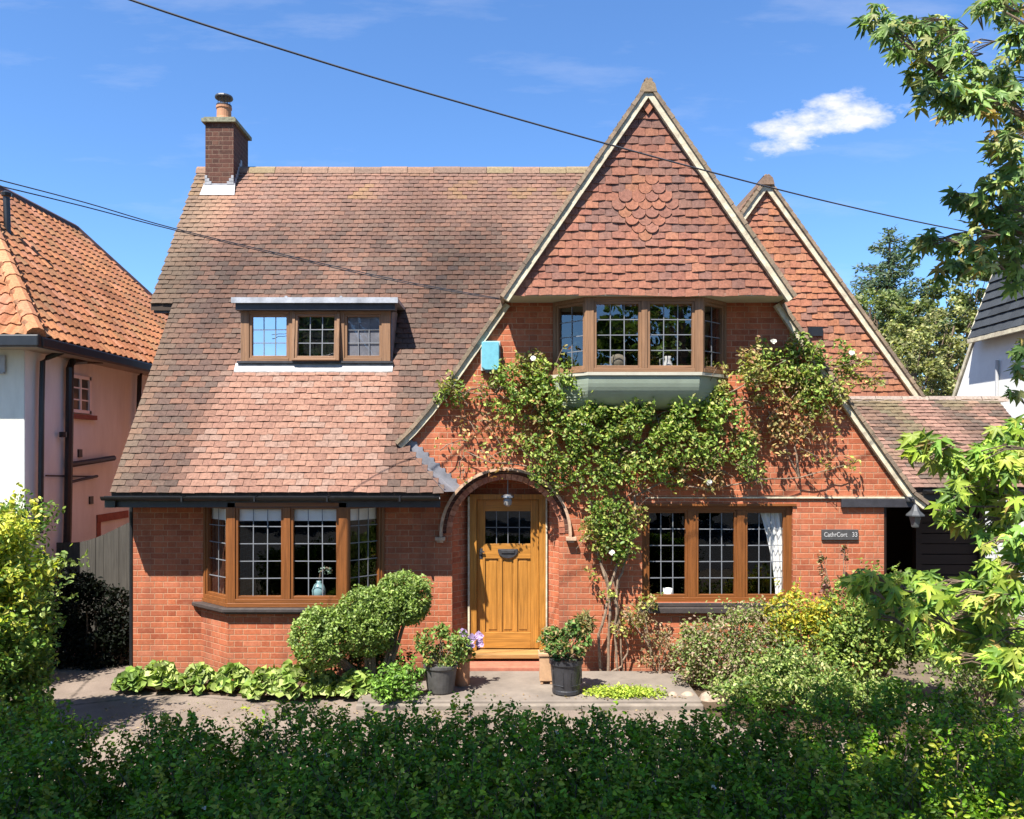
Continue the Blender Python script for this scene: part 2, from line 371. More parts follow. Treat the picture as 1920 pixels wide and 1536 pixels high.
# ------------------------------------------------------------------ foliage
LEAF = {
 'oval': (np.array([(0, 0, 0), (-.26, .35, .06), (-.2, .75, .05), (0, 1, -.04), (.2, .75, .05), (.26, .35, .06)]), [(0, 3, 2, 1), (0, 5, 4, 3)]),
 'round': (np.array([(0, 0, 0), (-.42, .25, .12), (-.42, .7, .16), (0, 1, .02), (.42, .7, .16), (.42, .25, .12)]), [(0, 3, 2, 1), (0, 5, 4, 3)]),
 'blade': (np.array([(0, 0, 0), (-.08, .4, .02), (0, 1, -.15), (.08, .4, .02)]), [(0, 3, 2, 1)]),
}
def _star():
    v = [(0, 0, 0)]; angs = [-100, -52, 0, 52, 100]; ln = [.6, .92, 1.05, .92, .6]
    seq = []
    for i, (a, l) in enumerate(zip(angs, ln)):
        r = math.radians(a)
        if i == 0: seq.append((.16*math.sin(math.radians(-150)), .16*math.cos(math.radians(-150)), .0))
        w = .13
        for da, rr, dz in ((-12, .62, -.04), (0, 1, -.22), (12, .62, -.04)):
            q = math.radians(a+da); seq.append((l*rr*math.sin(q), l*rr*math.cos(q), dz*l))
        if i < 4:
            q = math.radians((a+angs[i+1])/2); seq.append((.30*math.sin(q), .30*math.cos(q), .03))
    seq.append((.16*math.sin(math.radians(150)), .16*math.cos(math.radians(150)), .0))
    v += [(x, y+.0, z) for x, y, z in seq]; n = len(seq)
    return np.array(v), [(0, i+2, i+1) for i in range(n-1)]
LEAF['star'] = _star()
def leaves(name, C, size, cols, shape='oval', mat=None, parent=None, bias=(0, -.25, .6), spread=1.0, T=None, smin=.65):
    C = np.asarray(C, float); n = len(C); tv, tf = LEAF[shape]; k = len(tv)
    Nn = RNG.normal(size=(n, 3))*spread*.7+np.array(bias); Nn /= np.linalg.norm(Nn, axis=1)[:, None]+1e-9
    Tt = RNG.normal(size=(n, 3)) if T is None else np.asarray(T)+RNG.normal(size=(n, 3))*.25
    Tt -= (Tt*Nn).sum(1)[:, None]*Nn; Tt /= np.linalg.norm(Tt, axis=1)[:, None]+1e-9
    Bb = np.cross(Tt, Nn)
    s = (np.asarray(size) if np.ndim(size) else np.full(n, size))*RNG.uniform(smin, 1.25, n)
    V = C[:, None, :]+s[:, None, None]*(tv[None, :, 0:1]*Bb[:, None, :]+(tv[None, :, 1:2]-.4)*Tt[:, None, :]+tv[None, :, 2:3]*RNG.uniform(.2, 2.6, (n, 1, 1))*Nn[:, None, :])
    V = V.reshape(-1, 3).astype(np.float32)
    me = bpy.data.meshes.new(name); me.vertices.add(len(V)); me.vertices.foreach_set('co', V.ravel())
    fl = [len(f) for f in tf]; per = sum(fl); idx = np.array([i for f in tf for i in f])
    L = (np.arange(n)[:, None]*k+idx[None, :]).ravel().astype(np.int32)
    me.loops.add(len(L)); me.loops.foreach_set('vertex_index', L)
    tot = np.tile(np.array(fl, np.int32), n); st = np.concatenate([[0], np.cumsum(tot)[:-1]]).astype(np.int32)
    me.polygons.add(len(tot)); me.polygons.foreach_set('loop_start', st); me.polygons.foreach_set('loop_total', tot)
    me.update(calc_edges=True)
    ca = me.color_attributes.new('Col', 'FLOAT_COLOR', 'POINT'); cc = np.asarray(cols, float)
    if cc.ndim == 1: cc = np.tile(cc, (n, 1))
    cc = cc*RNG.uniform(.5, 1.32, (n, 1)); a = np.ones((n, k, 4), np.float32); a[:, :, :3] = cc[:, None, :]
    ca.data.foreach_set('color', a.ravel())
    me.materials.append(mat or M['leaf'])
    o = bpy.data.objects.new(name, me); COL.objects.link(o)
    if parent:
        off = Vector((0, 0, 0)); top = parent
        while top: off += Vector(top.location); top = top.parent
        o.parent = parent; o.location = -off
    return o
def blob(c, r, n, shell=.55):
    d = RNG.normal(size=(n, 3)); d /= np.linalg.norm(d, axis=1)[:, None]
    rr = RNG.uniform(shell, 1, n)**.6
    r = np.array(r if np.ndim(r) else (r, r, r), float)
    return np.array(c)+d*rr[:, None]*r
def pick(pal, n, w=None):
    pal = np.array(pal, float); i = RNG.choice(len(pal), n, p=w); return pal[i]
def clumpy(c, r, nclump, nleaf, cr, shell=.6):
    cc = blob(c, r, nclump, shell); out = []
    for p in cc: out.append(blob(p, cr*RNG.uniform(.7, 1.3), nleaf, .3))
    return np.concatenate(out), cc
# ------------------------------------------------------------------ setting: ground
g = MB(); g.box(-150, 150, -150, 200, -.3, -.012); o = g.build('ground', plain('soil', (.16, .12, .08), .95, .35, 3, .6)); tag(o, 'brown soil ground around the houses', 'ground', kind='structure')
def gravel():
    k = NT('concrete_drive'); a = k.ramp(k.noise(1.3, 5, .6), [(.3, 0.), (.7, 1.)]); b = k.ramp(k.noise(70, 5, .75), [(.35, .7), (.7, 1.2)])
    c = k.mix(1.0, k.mix(a, (.23, .175, .14), (.37, .29, .23)), b, 'MULTIPLY')
    vor = k.n('ShaderNodeTexVoronoi', feature='DISTANCE_TO_EDGE'); vor.inputs['Scale'].default_value = .55; k.l(k.obj(), vor.inputs['Vector'])
    cr = k.ramp(k.math('ADD', vor.outputs[0], k.math('MULTIPLY', k.math('SUBTRACT', k.noise(9, 3), .5), .05)), [(.0, .45), (.018, 1.)])
    c = k.mix(k.math('MULTIPLY', k.ramp(k.noise(2.4, 6, .75), [(.52, 0.), (.7, 1.)]), .55), c, (.14, .12, .07)); k.col(k.mix(1.0, c, cr, 'MULTIPLY')); k.rough(.92, .2); k.bump(k.noise(110, 5, .75), .6, .006); return k.m
M['drive'] = gravel()
g = MB(); g.box(-6.3, 4.9, -4.9, -.02, -.2, 0.0); g.box(-6.55, -4.96, -.02, 4, -.2, -.002); o = g.build('driveway', M['drive']); tag(o, 'pale concrete drive in front of the cottage', 'driveway', kind='structure')
g = MB(); g.box(-150, 150, -30, -9.2, -.2, -.006); o = g.build('road', plain('asphalt', (.06, .06, .06), .9, .2, 6, .5)); tag(o, 'grey asphalt road behind the hedge', 'road', kind='structure')

# ------------------------------------------------------------------ window builder
def window(parent, name, A, B, z0, z1, n, mv, mh, glass, cols=3, rows=4, endp=(.06, .06), mull=.07, rail=.06, dep=.08, cas=.035, dark=None):
    A = Vector((A[0], A[1], 0)); B = Vector((B[0], B[1], 0)); d = (B-A).normalized(); nr = Vector((d.y, -d.x, 0)); L = (B-A).length
    def pt(u, k, z): return A+d*u+nr*k+Vector((0, 0, z))
    fv = MB(); 
    def vb(u0, u1, za, zb, k0, k1, m_=0):
        fv.mi = m_
        c = [pt(u, k, z) for z in (za, zb) for k in (k0, k1) for u in (u0, u1)]
        fv.add(c, [(0, 2, 3, 1), (4, 5, 7, 6), (0, 1, 5, 4), (2, 6, 7, 3), (0, 4, 6, 2), (1, 3, 7, 5)])
    vb(0, endp[0], z0, z1, -dep, 0); vb(L-endp[1], L, z0, z1, -dep, 0)
    iw = (L-endp[0]-endp[1]-mull*(n-1))/n; us = []
    for i in range(n):
        u = endp[0]+i*(iw+mull); us.append((u, u+iw))
        if i: vb(u-mull, u, z0+rail, z1-rail, -dep, 0)
    vb(endp[0], L-endp[1], z0, z0+rail, -dep+.002, .004, 1); vb(endp[0], L-endp[1], z1-rail, z1, -dep+.002, .002, 1)
    for a, b in us:
        vb(a, a+cas, z0+rail, z1-rail, -dep+.01, -.014); vb(b-cas, b, z0+rail, z1-rail, -dep+.01, -.014)
        vb(a+cas, b-cas, z0+rail, z0+rail+cas, -dep+.01, -.016, 1); vb(a+cas, b-cas, z1-rail-cas, z1-rail, -dep+.01, -.016, 1)
    fo = fv.build(name, [mv, mh], parent, bevel=.004)
    gp = MB(); lc = MB()
    for a, b in us:
        a += cas; b -= cas; za, zb = z0+rail+cas, z1-rail-cas
        q = [pt(a, -.05, za), pt(b, -.05, za), pt(b, -.05, zb), pt(a, -.05, zb)]; gp.add(q, [(0, 1, 2, 3)])
        for i in range(1, cols):
            u = a+(b-a)*i/cols; lc.bar(pt(u+random.uniform(-.004, .004), -.046, za), pt(u+random.uniform(-.004, .004), -.046, zb), .011, .006, nr)
        for i in range(1, rows):
            z = za+(zb-za)*i/rows; lc.bar(pt(a, -.0455, z+random.uniform(-.003, .003)), pt(b, -.0455, z+random.uniform(-.003, .003)), .011, .006, nr)
    gp.build('pane', glass, fo); lc.build('leading', M['leadc'], fo)
    return fo

# ------------------------------------------------------------------ THE COTTAGE
house = empty('brick_cottage', (0, 1, 0), 'red brick cottage with steep clay tile roof, tile-hung front gable and oak door', 'house')
GX, GZ, SL = 1.69, 7.54, 1.46
gx = lambda z: (GZ-z)/SL
w = MB()
arc = [(-.083-.70*math.cos(math.pi*i/20), 1.835+.70*math.sin(math.pi*i/20)) for i in range(21)]
outer = [(-4.95, -.05), (-.783, -.05)]+arc+[(.617, -.05), (4.86, -.05), (4.86, 2.285), (5.20, 2.285), (3.50, 4.80), (3.50, 4.9), (-.12, 4.9), (-.12, 4.80), (-1.30, 3.06), (-1.42, 2.85), (-4.95, 2.85)]
holes = [[(-3.95, .95), (-1.74, .95), (-1.74, 2.25), (-3.95, 2.25)], [(1.70, .93), (3.67, .93), (3.67, 2.19), (1.70, 2.19)], [(.60, 3.95), (2.70, 3.95), (2.70, 4.82), (.60, 4.82)]]
wall_y(w, outer, holes, 0, .12)
w.build('wall', M['brick'], house)
w = MB()   # inner skin and the other walls
w.prism_x([(.12, -.05), (6.5, -.05), (6.5, 2.4), (3.27, 7.5), (.12, 3.0)], -4.95, -4.75)
w.box(4.66, 4.86, .12, 6.5, -.05, 2.75); w.box(-4.75, 4.66, 6.3, 6.5, -.05, 2.4)
w.build('side_wall', M['brick'], house)
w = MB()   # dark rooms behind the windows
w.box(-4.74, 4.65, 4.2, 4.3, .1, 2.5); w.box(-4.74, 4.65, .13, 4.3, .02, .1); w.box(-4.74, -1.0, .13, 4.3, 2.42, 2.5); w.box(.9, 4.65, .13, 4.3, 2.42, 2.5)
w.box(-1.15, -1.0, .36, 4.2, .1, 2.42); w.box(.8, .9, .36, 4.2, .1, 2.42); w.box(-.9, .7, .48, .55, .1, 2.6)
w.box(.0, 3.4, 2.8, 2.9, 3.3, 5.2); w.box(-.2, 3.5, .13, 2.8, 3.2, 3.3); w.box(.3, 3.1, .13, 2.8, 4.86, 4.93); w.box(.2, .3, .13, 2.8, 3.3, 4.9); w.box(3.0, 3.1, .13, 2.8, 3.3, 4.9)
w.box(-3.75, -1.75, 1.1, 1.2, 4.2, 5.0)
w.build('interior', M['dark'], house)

# main roof ---------------------------------------------------------
EY, EZ = -.45, 2.38; RY, RZ = 3.27, 7.77
SLn = math.hypot(RY-EY, RZ-EZ); cs, sn = (RY-EY)/SLn, (RZ-EZ)/SLn
Zr = lambda y: EZ+(y-EY)*sn/cs
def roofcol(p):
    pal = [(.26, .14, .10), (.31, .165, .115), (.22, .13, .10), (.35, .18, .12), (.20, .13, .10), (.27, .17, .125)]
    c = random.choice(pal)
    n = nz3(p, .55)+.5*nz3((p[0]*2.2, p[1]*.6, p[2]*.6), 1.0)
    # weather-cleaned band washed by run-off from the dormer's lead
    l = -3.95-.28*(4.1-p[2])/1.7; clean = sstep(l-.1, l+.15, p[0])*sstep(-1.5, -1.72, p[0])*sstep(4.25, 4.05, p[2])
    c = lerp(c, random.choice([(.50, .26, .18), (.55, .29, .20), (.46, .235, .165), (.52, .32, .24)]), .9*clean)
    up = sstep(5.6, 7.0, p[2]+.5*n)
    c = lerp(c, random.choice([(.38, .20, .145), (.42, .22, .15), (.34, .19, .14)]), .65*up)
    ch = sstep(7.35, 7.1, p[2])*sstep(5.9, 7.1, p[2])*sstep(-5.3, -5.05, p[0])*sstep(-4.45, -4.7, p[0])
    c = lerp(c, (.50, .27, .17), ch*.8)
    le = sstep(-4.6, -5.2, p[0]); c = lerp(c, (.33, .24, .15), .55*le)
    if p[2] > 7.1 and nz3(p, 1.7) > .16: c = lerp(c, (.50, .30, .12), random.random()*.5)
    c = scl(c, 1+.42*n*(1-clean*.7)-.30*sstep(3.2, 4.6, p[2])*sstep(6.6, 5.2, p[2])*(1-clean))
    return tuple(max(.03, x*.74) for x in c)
def rr(v):
    z = EZ+v*sn; y = EY+v*cs
    left = -5.38 if z > 5.04 else -5.03
    if y < 0: right = -.85-(.60)*(y-EY)/(-EY)
    else: right = min(GX-(GZ-z)/SL+.02, 2.0)
    return left, right
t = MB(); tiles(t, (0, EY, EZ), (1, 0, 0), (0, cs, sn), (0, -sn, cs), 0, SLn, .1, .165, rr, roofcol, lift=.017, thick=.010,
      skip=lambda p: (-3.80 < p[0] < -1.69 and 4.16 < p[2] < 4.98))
t.mi = 1
def plane_slab(mb, pts, th):
    a = [Vector((x, y, Zr(y)-.004)) for x, y in pts]; b = [p+Vector((0, 0, -th)) for p in a]; n = len(a)
    mb.add(a+b, [tuple(range(n)), tuple(range(2*n-1, n-1, -1))]+[(i, i+n, (i+1) % n+n, (i+1) % n) for i in range(n)], (.1, .06, .04))
plane_slab(t, [(-5.02, EY+.02), (-.90, EY+.02), (-1.45, 0), (-1.45, 3.27), (-5.02, 3.27)], .10)
plane_slab(t, [(-5.36, 1.43), (-5.02, 1.43), (-5.02, 3.27), (-5.36, 3.27)], .10)
plane_slab(t, [(-1.45, .0), (1.69, 3.11), (2.0, 3.27), (-1.45, 3.27)], .10)
t.add([(-5.36, 3.27, 7.76), (2, 3.27, 7.76), (2, 7.0, 2.3), (-5.36, 7.0, 2.3)], [(0, 1, 2, 3)], (.15, .08, .05))
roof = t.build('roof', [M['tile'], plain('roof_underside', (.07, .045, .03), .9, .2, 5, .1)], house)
# ridge tiles
t = MB(); x = -5.38
while x < 1.9:
    c = random.choice([(.34, .20, .13), (.36, .22, .15), (.28, .18, .13), (.34, .25, .14)])
    pr = [(RY-.12, RZ-.13), (RY-.09, RZ-.04), (RY-.04, RZ+.005), (RY+.04, RZ+.005), (RY+.09, RZ-.04), (RY+.12, RZ-.13)]
    dz = random.uniform(-.004, .004); t.prism_x([(a, b+dz) for a, b in pr], x+.004, x+.445, c); x += .45
t.build('ridge', M['tile'], roof)
# hipped end beside the porch, dressed in lead
t = MB(); t.add([(-1.49, .0, 3.06), (-.84, -.47, 2.40), (-.72, .0, 2.38), (-1.34, .0, 3.06)], [(0, 1, 2, 3)])
t.add([(-1.50, -.02, 3.07), (-1.35, -.02, 3.09), (-.68, -.02, 2.46), (-.74, -.02, 2.36)], [(0, 3, 2, 1)])
for i in range(9):
    f = i/9; x = -1.42+.66*f; z = 3.04-.62*f
    t.box(x, x+.11, -.016, .001, z-.04, z+.06)
t.build('lead_flashing', M['lead_dark'], roof)
# overhanging upper left verge, eaves, gutter
t = MB(); t.prism_x([(1.52, 5.0), (5.1, 5.0), (3.27, 7.6)], -5.30, -4.96); t.build('verge_wall', M['brick_dark'], house)
t = MB(); t.box(-5.33, -4.96, 1.46, 1.52, 4.97, 5.10); t.build('verge_board', M['blackwood'], house)
t = MB(); t.box(-5.0, -.9, -.415, -.395, 2.20, 2.33); t.box(-5.0, -1.0, -.395, -.003, 2.262, 2.285); t.build('fascia', M['blackwood'], house)
t = MB()
gp = [(-.50+.055*math.cos(a), 2.345+.055*math.sin(a)) for a in [math.pi*(1+i/8) for i in range(9)]]
gi = [(-.50+.047*math.cos(a), 2.345+.047*math.sin(a)) for a in [math.pi*(2-i/8) for i in range(9)]]
t.prism_x(gp+gi, -5.10, -.90)
t.box(-5.09, -4.96, -.46, -.06, 2.20, 2.30); t.tube([(-5.0, .06, 2.28), (-5.0, .07, 1.9), (-5.0, .07, .05)], .03, 10)
for x in (-4.1, -3.2, -2.3, -1.4): t.box(x, x+.02, -.56, -.41, 2.28, 2.35)
t.build('gutter', M['black'], house, smooth=False)

# chimney -----------------------------------------------------------
c = MB(); c.box(-5.12, -4.65, 2.92, 3.66, 6.6, 8.40); ch = c.build('chimney', M['brick_dark'], house)
c = MB(); c.box(-5.17, -4.60, 2.87, 3.71, 8.40, 8.46); c.box(-5.14, -4.63, 2.9, 3.68, 8.46, 8.49); c.build('chimney_cap', plain('mossy_cap', (.27, .26, .17), .9, .4, 20, .5), ch)
c = MB(); c.lathe((-4.88, 3.12, 0), [(.13, 8.48), (.135, 8.50), (.12, 8.56), (.115, 8.70), (.128, 8.71), (.128, 8.745), (.1, 8.75)], 20); c.build('chimney_pot', M['terracotta'], ch, smooth=False)
c = MB(); c.lathe((-4.88, 3.12, 0), [(.12, 8.745), (.125, 8.755), (.125, 8.775), (.1, 8.785)], 20); c.lathe((-4.88, 3.12, 0), [(.145, 8.885), (.15, 8.90), (.14, 8.925), (.06, 8.955), (.01, 8.96)], 20)
for k in range(10): a = k*.6283; c.bar((-4.88+.1*math.cos(a), 3.12+.1*math.sin(a), 8.78), (-4.88+.1*math.cos(a), 3.12+.1*math.sin(a), 8.89), .008, .008, (1, .2, 0))
c.build('cowl', M['iron'], ch)
c = MB(); yb = 2.92; zb = Zr(yb)
c.add([(-5.18, yb-.10, Zr(yb-.10)+.045), (-4.60, yb-.10, Zr(yb-.10)+.045), (-4.62, yb-.012, zb+.09), (-5.15, yb-.012, zb+.09)], [(0, 1, 2, 3)])
c.add([(-5.15, yb-.012, zb-.02), (-4.62, yb-.012, zb-.02), (-4.62, yb-.012, zb+.12), (-5.15, yb-.012, zb+.12)], [(0, 1, 2, 3)])
for x, s_ in ((-5.125, 1), (-4.645, -1)):
    for i in range(3): c.box(min(x, x+s_*(.11-.035*i)), max(x, x+s_*(.11-.035*i)), yb-.016, yb, zb+.10+.05*i, zb+.155+.05*i)
for i in range(7):
    y = yb+i*.055; c.box(-4.65, -4.636, y, y+.06, Zr(y)-.02, Zr(y)+.16); 
c.build('chimney_flashing', plain('bright_lead', (.38, .38, .39), .6, .35, 8, .2), ch)

# dormer ------------------------------------------------------------
DY = .75
d = MB(); 
d.prism_x([(DY+.03, 4.12), (DY+.03, 4.93), (1.32, 4.93)], -3.81, -1.68)
dorm = d.build('dormer', M['lead_dark'], house)
d = MB(); d.box(-3.87, -1.58, .60, 1.42, 4.985, 5.03)
for x in (-3.12, -2.36): d.tube([(x, .59, 5.035), (x, 1.42, 5.04)], .02, 8)
d.box(-3.875, -1.575, .585, .60, 4.955, 5.032); d.build('dormer_roof', M['lead'], dorm)
d = MB(); d.box(-3.83, -1.62, .63, .80, 4.865, 4.983); d.build('dormer_fascia', M['blackwood'], dorm)
d = MB(); d.box(-3.83, -1.66, DY-.07, DY+.03, 4.135, 4.165); d.build('dormer_sill', M['blackwood'], dorm)
d = MB(); d.add([(-3.86, DY-.10, Zr(DY-.10)+.045), (-1.66, DY-.10, Zr(DY-.10)+.045), (-1.66, DY-.02, Zr(DY-.02)+.05), (-3.86, DY-.02, Zr(DY-.02)+.05)], [(0, 1, 2, 3)])
d.add([(-3.86, DY-.10, Zr(DY-.10)+.045), (-1.66, DY-.10, Zr(DY-.10)+.045), (-1.66, DY-.10, Zr(DY-.10)+.03), (-3.86, DY-.10, Zr(DY-.10)+.03)], [(0, 3, 2, 1)]); d.build('dormer_flashing', plain('pale_lead', (.48, .46, .44), .6, .3, 8, .2), dorm)
GO, GOX = M['grey_oak'], M['grey_oak_x']
window(house, 'dormer_window', (-3.79, DY-.03), (-3.06, DY-.03), 4.165, 4.87, 1, GO, GOX, M['glass_bright'], 3, 3, (.12, .06), rail=.045)
f = window(house, 'dormer_window', (-3.06, DY-.05), (-2.40, DY-.05), 4.165, 4.86, 1, GO, GOX, M['glass_bright'], 3, 3, (.04, .04), rail=.03)
window(house, 'dormer_window', (-2.40, DY-.03), (-1.70, DY-.03), 4.165, 4.87, 1, GO, GOX, M['glass'], 3, 3, (.06, .12), rail=.045)
# tip the middle casement open at the foot
f.rotation_mode = 'XYZ'; ax = math.radians(-5.5); pv = Vector((0, DY-.05, 4.86)); R_ = Matrix.Rotation(ax, 4, 'X')
f.matrix_local = Matrix.Translation(Vector((0, -1, 0))) @ Matrix.Translation(pv) @ R_ @ Matrix.Translation(-pv)

# front gable --------------------------------------------------------
JY = -.47
def offs(pts, o0, o1, side):
    # strip between outward offsets o0<o1 along a polyline; side -1 left slope, +1 right slope
    res = []
    for k, o_ in ((0, o0), (1, o1)):
        row = []
        for i, (x, z) in enumerate(pts):
            a = pts[max(i-1, 0)]; b = pts[min(i+1, len(pts)-1)]; dx, dz = b[0]-a[0], b[1]-a[1]; L = math.hypot(dx, dz)
            nx, nz_ = (-dz/L, dx/L)
            if nz_ < 0: nx, nz_ = -nx, -nz_
            row.append((x+nx*o_, z+nz_*o_))
        res.append(row)
    return res
def rake(mb, pts, o0, o1, y0, y1, apexx=None, col=None):
    r0, r1 = offs(pts, o0, o1, 0)
    if apexx is not None:     # mitre the top end on the vertical through the apex
        for r_ in (r0, r1):
            (xa, za), (xb, zb) = r_[-2], r_[-1]; t_ = (apexx-xa)/(xb-xa); r_[-1] = (apexx, za+(zb-za)*t_)
    for i in range(len(pts)-1):
        mb.prism_y([r0[i], r0[i+1], r1[i+1], r1[i]], y0, y1, col)
gw = MB(); gw.prism_y([(-.06, 4.885), (3.44, 4.885), (GX, 7.42)], JY+.025, .0); gab = gw.build('gable', plain('gable_backing', (.06, .035, .025), .9, .2, 5, 0), house)
def gcol(p):
    c = random.choice([(.42, .175, .112), (.39, .16, .108), (.46, .19, .12), (.37, .16, .11), (.33, .16, .12), (.39, .17, .11), (.47, .20, .12)])
    dx, dz = (p[0]-GX), (p[2]-5.93)
    if abs(dx)/.42+abs(dz)/.50 < 1: c = random.choice([(.48, .20, .12), (.46, .19, .12), (.38, .17, .12), (.48, .21, .12), (.42, .19, .13)])
    elif dz > -.35 and random.random() < .35: c = lerp(c, (.25, .15, .125), .6)
    return scl(c, 1.05+.25*nz3(p, 1.3)-.10*sstep(-.4, .6, dz))
t = MB(); tiles(t, (0, JY, 4.845), (1, 0, 0), (0, 0, 1), (0, -1, 0), 0, 2.58, .1, .166, lambda v: (GX-gx(4.86+v)+.10, GX+gx(4.86+v)-.10), gcol, lift=.014, thick=.011, bow=.004, jit=1.6,
      shape=lambda p: abs(p[0]-GX)/.40+abs(p[2]-5.95)/.48 < 1)
t.add([(GX-.12, JY-.04, 7.27), (GX, JY-.045, 7.09), (GX+.12, JY-.04, 7.27), (GX, JY-.035, 7.43)], [(0, 1, 2, 3)], (.5, .2, .11))
t.build('hung_tiles', M['tile'], gab)
t = MB(); t.box(-.10, 3.48, JY-.01, -.002, 4.845, 4.875); t.build('soffit', M['soffit'], gab)
Lp = [(GX-gx(4.84), 4.84), (GX-.9, GZ-.9*SL), (GX, GZ)]; Rp = [(2*GX-x, z) for x, z in Lp]
t = MB()
for pp in (Lp, Rp): rake(t, pp, -.140, -.065, JY-.075, JY-.005, GX)
LL = [(-1.53, 3.04), (-1.34, 3.225), (-1.12, 3.48), (-.83, 3.88), (-.14, 4.87)]
RL = [(5.42, 2.26), (5.24, 2.40), (4.88, 2.90), (4.3, 3.73), (3.52, 4.87)]
for pp in (LL, RL): rake(t, pp, -.135, -.065, -.07, -.004)
t.build('bargeboard', M['cream'], gab)
t = MB()
def vt(pp, y0, y1, apexx=None):
    # verge tiles: short overlapping pieces along the rake
    for i in range(len(pp)-1):
        (xa, za), (xb, zb) = pp[i], pp[i+1]; L = math.hypot(xb-xa, zb-za); n = max(1, round(L/.1))
        for j in range(n):
            a = (xa+(xb-xa)*j/n, za+(zb-za)*j/n); b = (xa+(xb-xa)*(j+1)/n, za+(zb-za)*(j+1)/n)
            c_ = random.choice([(.32, .24, .16), (.38, .28, .19), (.28, .21, .15), (.42, .30, .20)]); o_ = random.uniform(0, .008)
            r0, r1 = offs([a, b], -.065, -.022, 0)
            nx = (r1[0][0]-r0[0][0])*.25; nzz = (r1[0][1]-r0[0][1])*.25
            ex = (b[0]-a[0])*.0; 
            t.prism_y([r0[0], r0[1], r1[1], (r1[0][0]+nx, r1[0][1]+nzz)], y0-o_, y0+.35, c_)
    rake(t, pp, -.06, -.02, y0+.35, y1, apexx, (.28, .16, .10))
for pp in (Lp, Rp): vt(pp, JY-.095, 3.3, GX)
for pp in (LL, RL): vt(pp, -.10, 3.0 if pp is LL else 5.0)
gr = t.build('gable_roof', M['tile'], gab)
t = MB(); c_ = (.30, .22, .15)
pr = [(GX-.105, GZ-.19), (GX-.08, GZ-.09), (GX-.03, GZ-.045), (GX+.03, GZ-.045), (GX+.08, GZ-.09), (GX+.105, GZ-.19)]
y = JY-.10
while y < 3.1: t.prism_y(pr, y, y+.42, random.choice([(.30, .22, .15), (.36, .26, .16)])); y += .425
t.build('gable_ridge', M['tile'], gab)

# oriel --------------------------------------------------------------
ob = MB(); ozs = 3.90
ob.prism_z([(.50, 0), (.95, -.415), (2.385, -.415), (2.83, 0)], 3.86, 3.90)
ori = ob.build('oriel_base', M['soffit'], house)
cv_ = MB(); ns = 14
def oz(k): a = k/ns*math.pi/2; return math.cos(a)*1.0, 3.855-.42*math.sin(a)
for k in range(ns):
    s0, z0 = oz(k); s1, z1 = oz(k+1)
    q = lambda s_, z: [(.55+.0*s_, 0-.001, z), (1.66-.70, -.39*s_-.002, z), (1.66+.70, -.39*s_-.002, z), (2.78, -.001, z)]
    a, b = q(s0, z0), q(s1, z1)
    cv_.add(a+b, [(0, 4, 5, 1), (1, 5, 6, 2), (2, 6, 7, 3)])
cv_.build('cove', M['cove'], ori)
window(house, 'oriel_window', (.93, -.405), (2.40, -.405), ozs, 4.845, 2, GO, GOX, M['glass_upper'], 3, 4, (.10, .10), .075, .05)
window(house, 'oriel_side_window', (.53, -.02), (.93, -.405), ozs, 4.845, 1, GO, GOX, M['glass_upper'], 2, 4, (.05, .03), .07, .05)
window(house, 'oriel_side_window', (2.40, -.405), (2.80, -.02), ozs, 4.845, 1, GO, GOX, M['glass_upper'], 2, 4, (.03, .05), .07, .05)

# ground floor bay -----------------------------------------------------
bb = MB(); bp = [(-4.06, 0), (-3.57, -.41), (-2.08, -.41), (-1.63, 0)]
bb.prism_z([(-4.06, -.001), (-3.57, -.41), (-2.08, -.41), (-1.63, -.001)], -.05, .87); bay = bb.build('bay_wall', M['brick'], house)
bb = MB()
o1 = [(-4.17, -.002), (-4.17, -.04), (-3.61, -.50), (-2.03, -.50), (-1.52, -.04), (-1.52, -.002)]
o2 = [(-4.10, -.002), (-4.10, -.02), (-3.59, -.45), (-2.06, -.45), (-1.59, -.02), (-1.59, -.002)]
bb.prism_z(o1, .895, .945); bb.prism_z(o2, .865, .895); bb.build('sill', M['stone_dark'], bay, bevel=.015)
OK_, OKX = M['oak'], M['oak_x']
bb = MB(); bb.prism_z([(-4.05, -.004), (-3.575, -.425), (-2.075, -.425), (-1.64, -.004)], .945, 1.0); bb.build('timber_sill', OKX, bay, bevel=.006)
window(house, 'bay_window', (-3.575, -.415), (-2.075, -.415), 1.0, 2.26, 2, OK_, OKX, M['glass'], 3, 5, (.10, .10), .085, .05)
window(house, 'bay_side_window', (-4.03, -.015), (-3.575, -.415), 1.0, 2.26, 1, OK_, OKX, M['glass'], 2, 5, (.05, .03), .07, .05)
window(house, 'bay_side_window', (-2.075, -.415), (-1.66, -.015), 1.0, 2.26, 1, OK_, OKX, M['glass'], 3, 5, (.03, .05), .07, .05)

# right window -------------------------------------------------------------
rw = window(house, 'casement_window', (1.70, .045), (3.67, .045), .93, 2.19, 3, OK_, OKX, M['glass'], 3, 5, (.07, .07), .105, .06)
b = MB(); b.box(1.62, 3.74, -.075, .0, .80, .875); b.box(1.70, 3.67, -.02, .05, .877, .929); b.build('sill', M['stone_dark'], rw, bevel=.008)
b = MB(); b.box(1.66, 3.71, -.022, -.001, 2.192, 2.222); b.build('head_board', M['oak_x'], rw)
b = MB(); b.box(3.0, 5.22, -.028, -.001, 2.292, 2.312); b.box(1.74, 3.0, -.012, -.001, 2.292, 2.306); b.build('drip_course', M['cream'], house)
b = MB(); b.box(4.29, 5.27, -.05, -.002, 2.175, 2.287); b.box(4.862, 5.27, -.002, .35, 2.175, 2.287); b.build('beam', M['blackwood'], house, bevel=.005)
b = MB(); b.box(4.863, 4.90, .02, .14, -.02, 2.17); b.build('corner_trim', wood_mat('dark_post', (.03, .014, .008)), house)

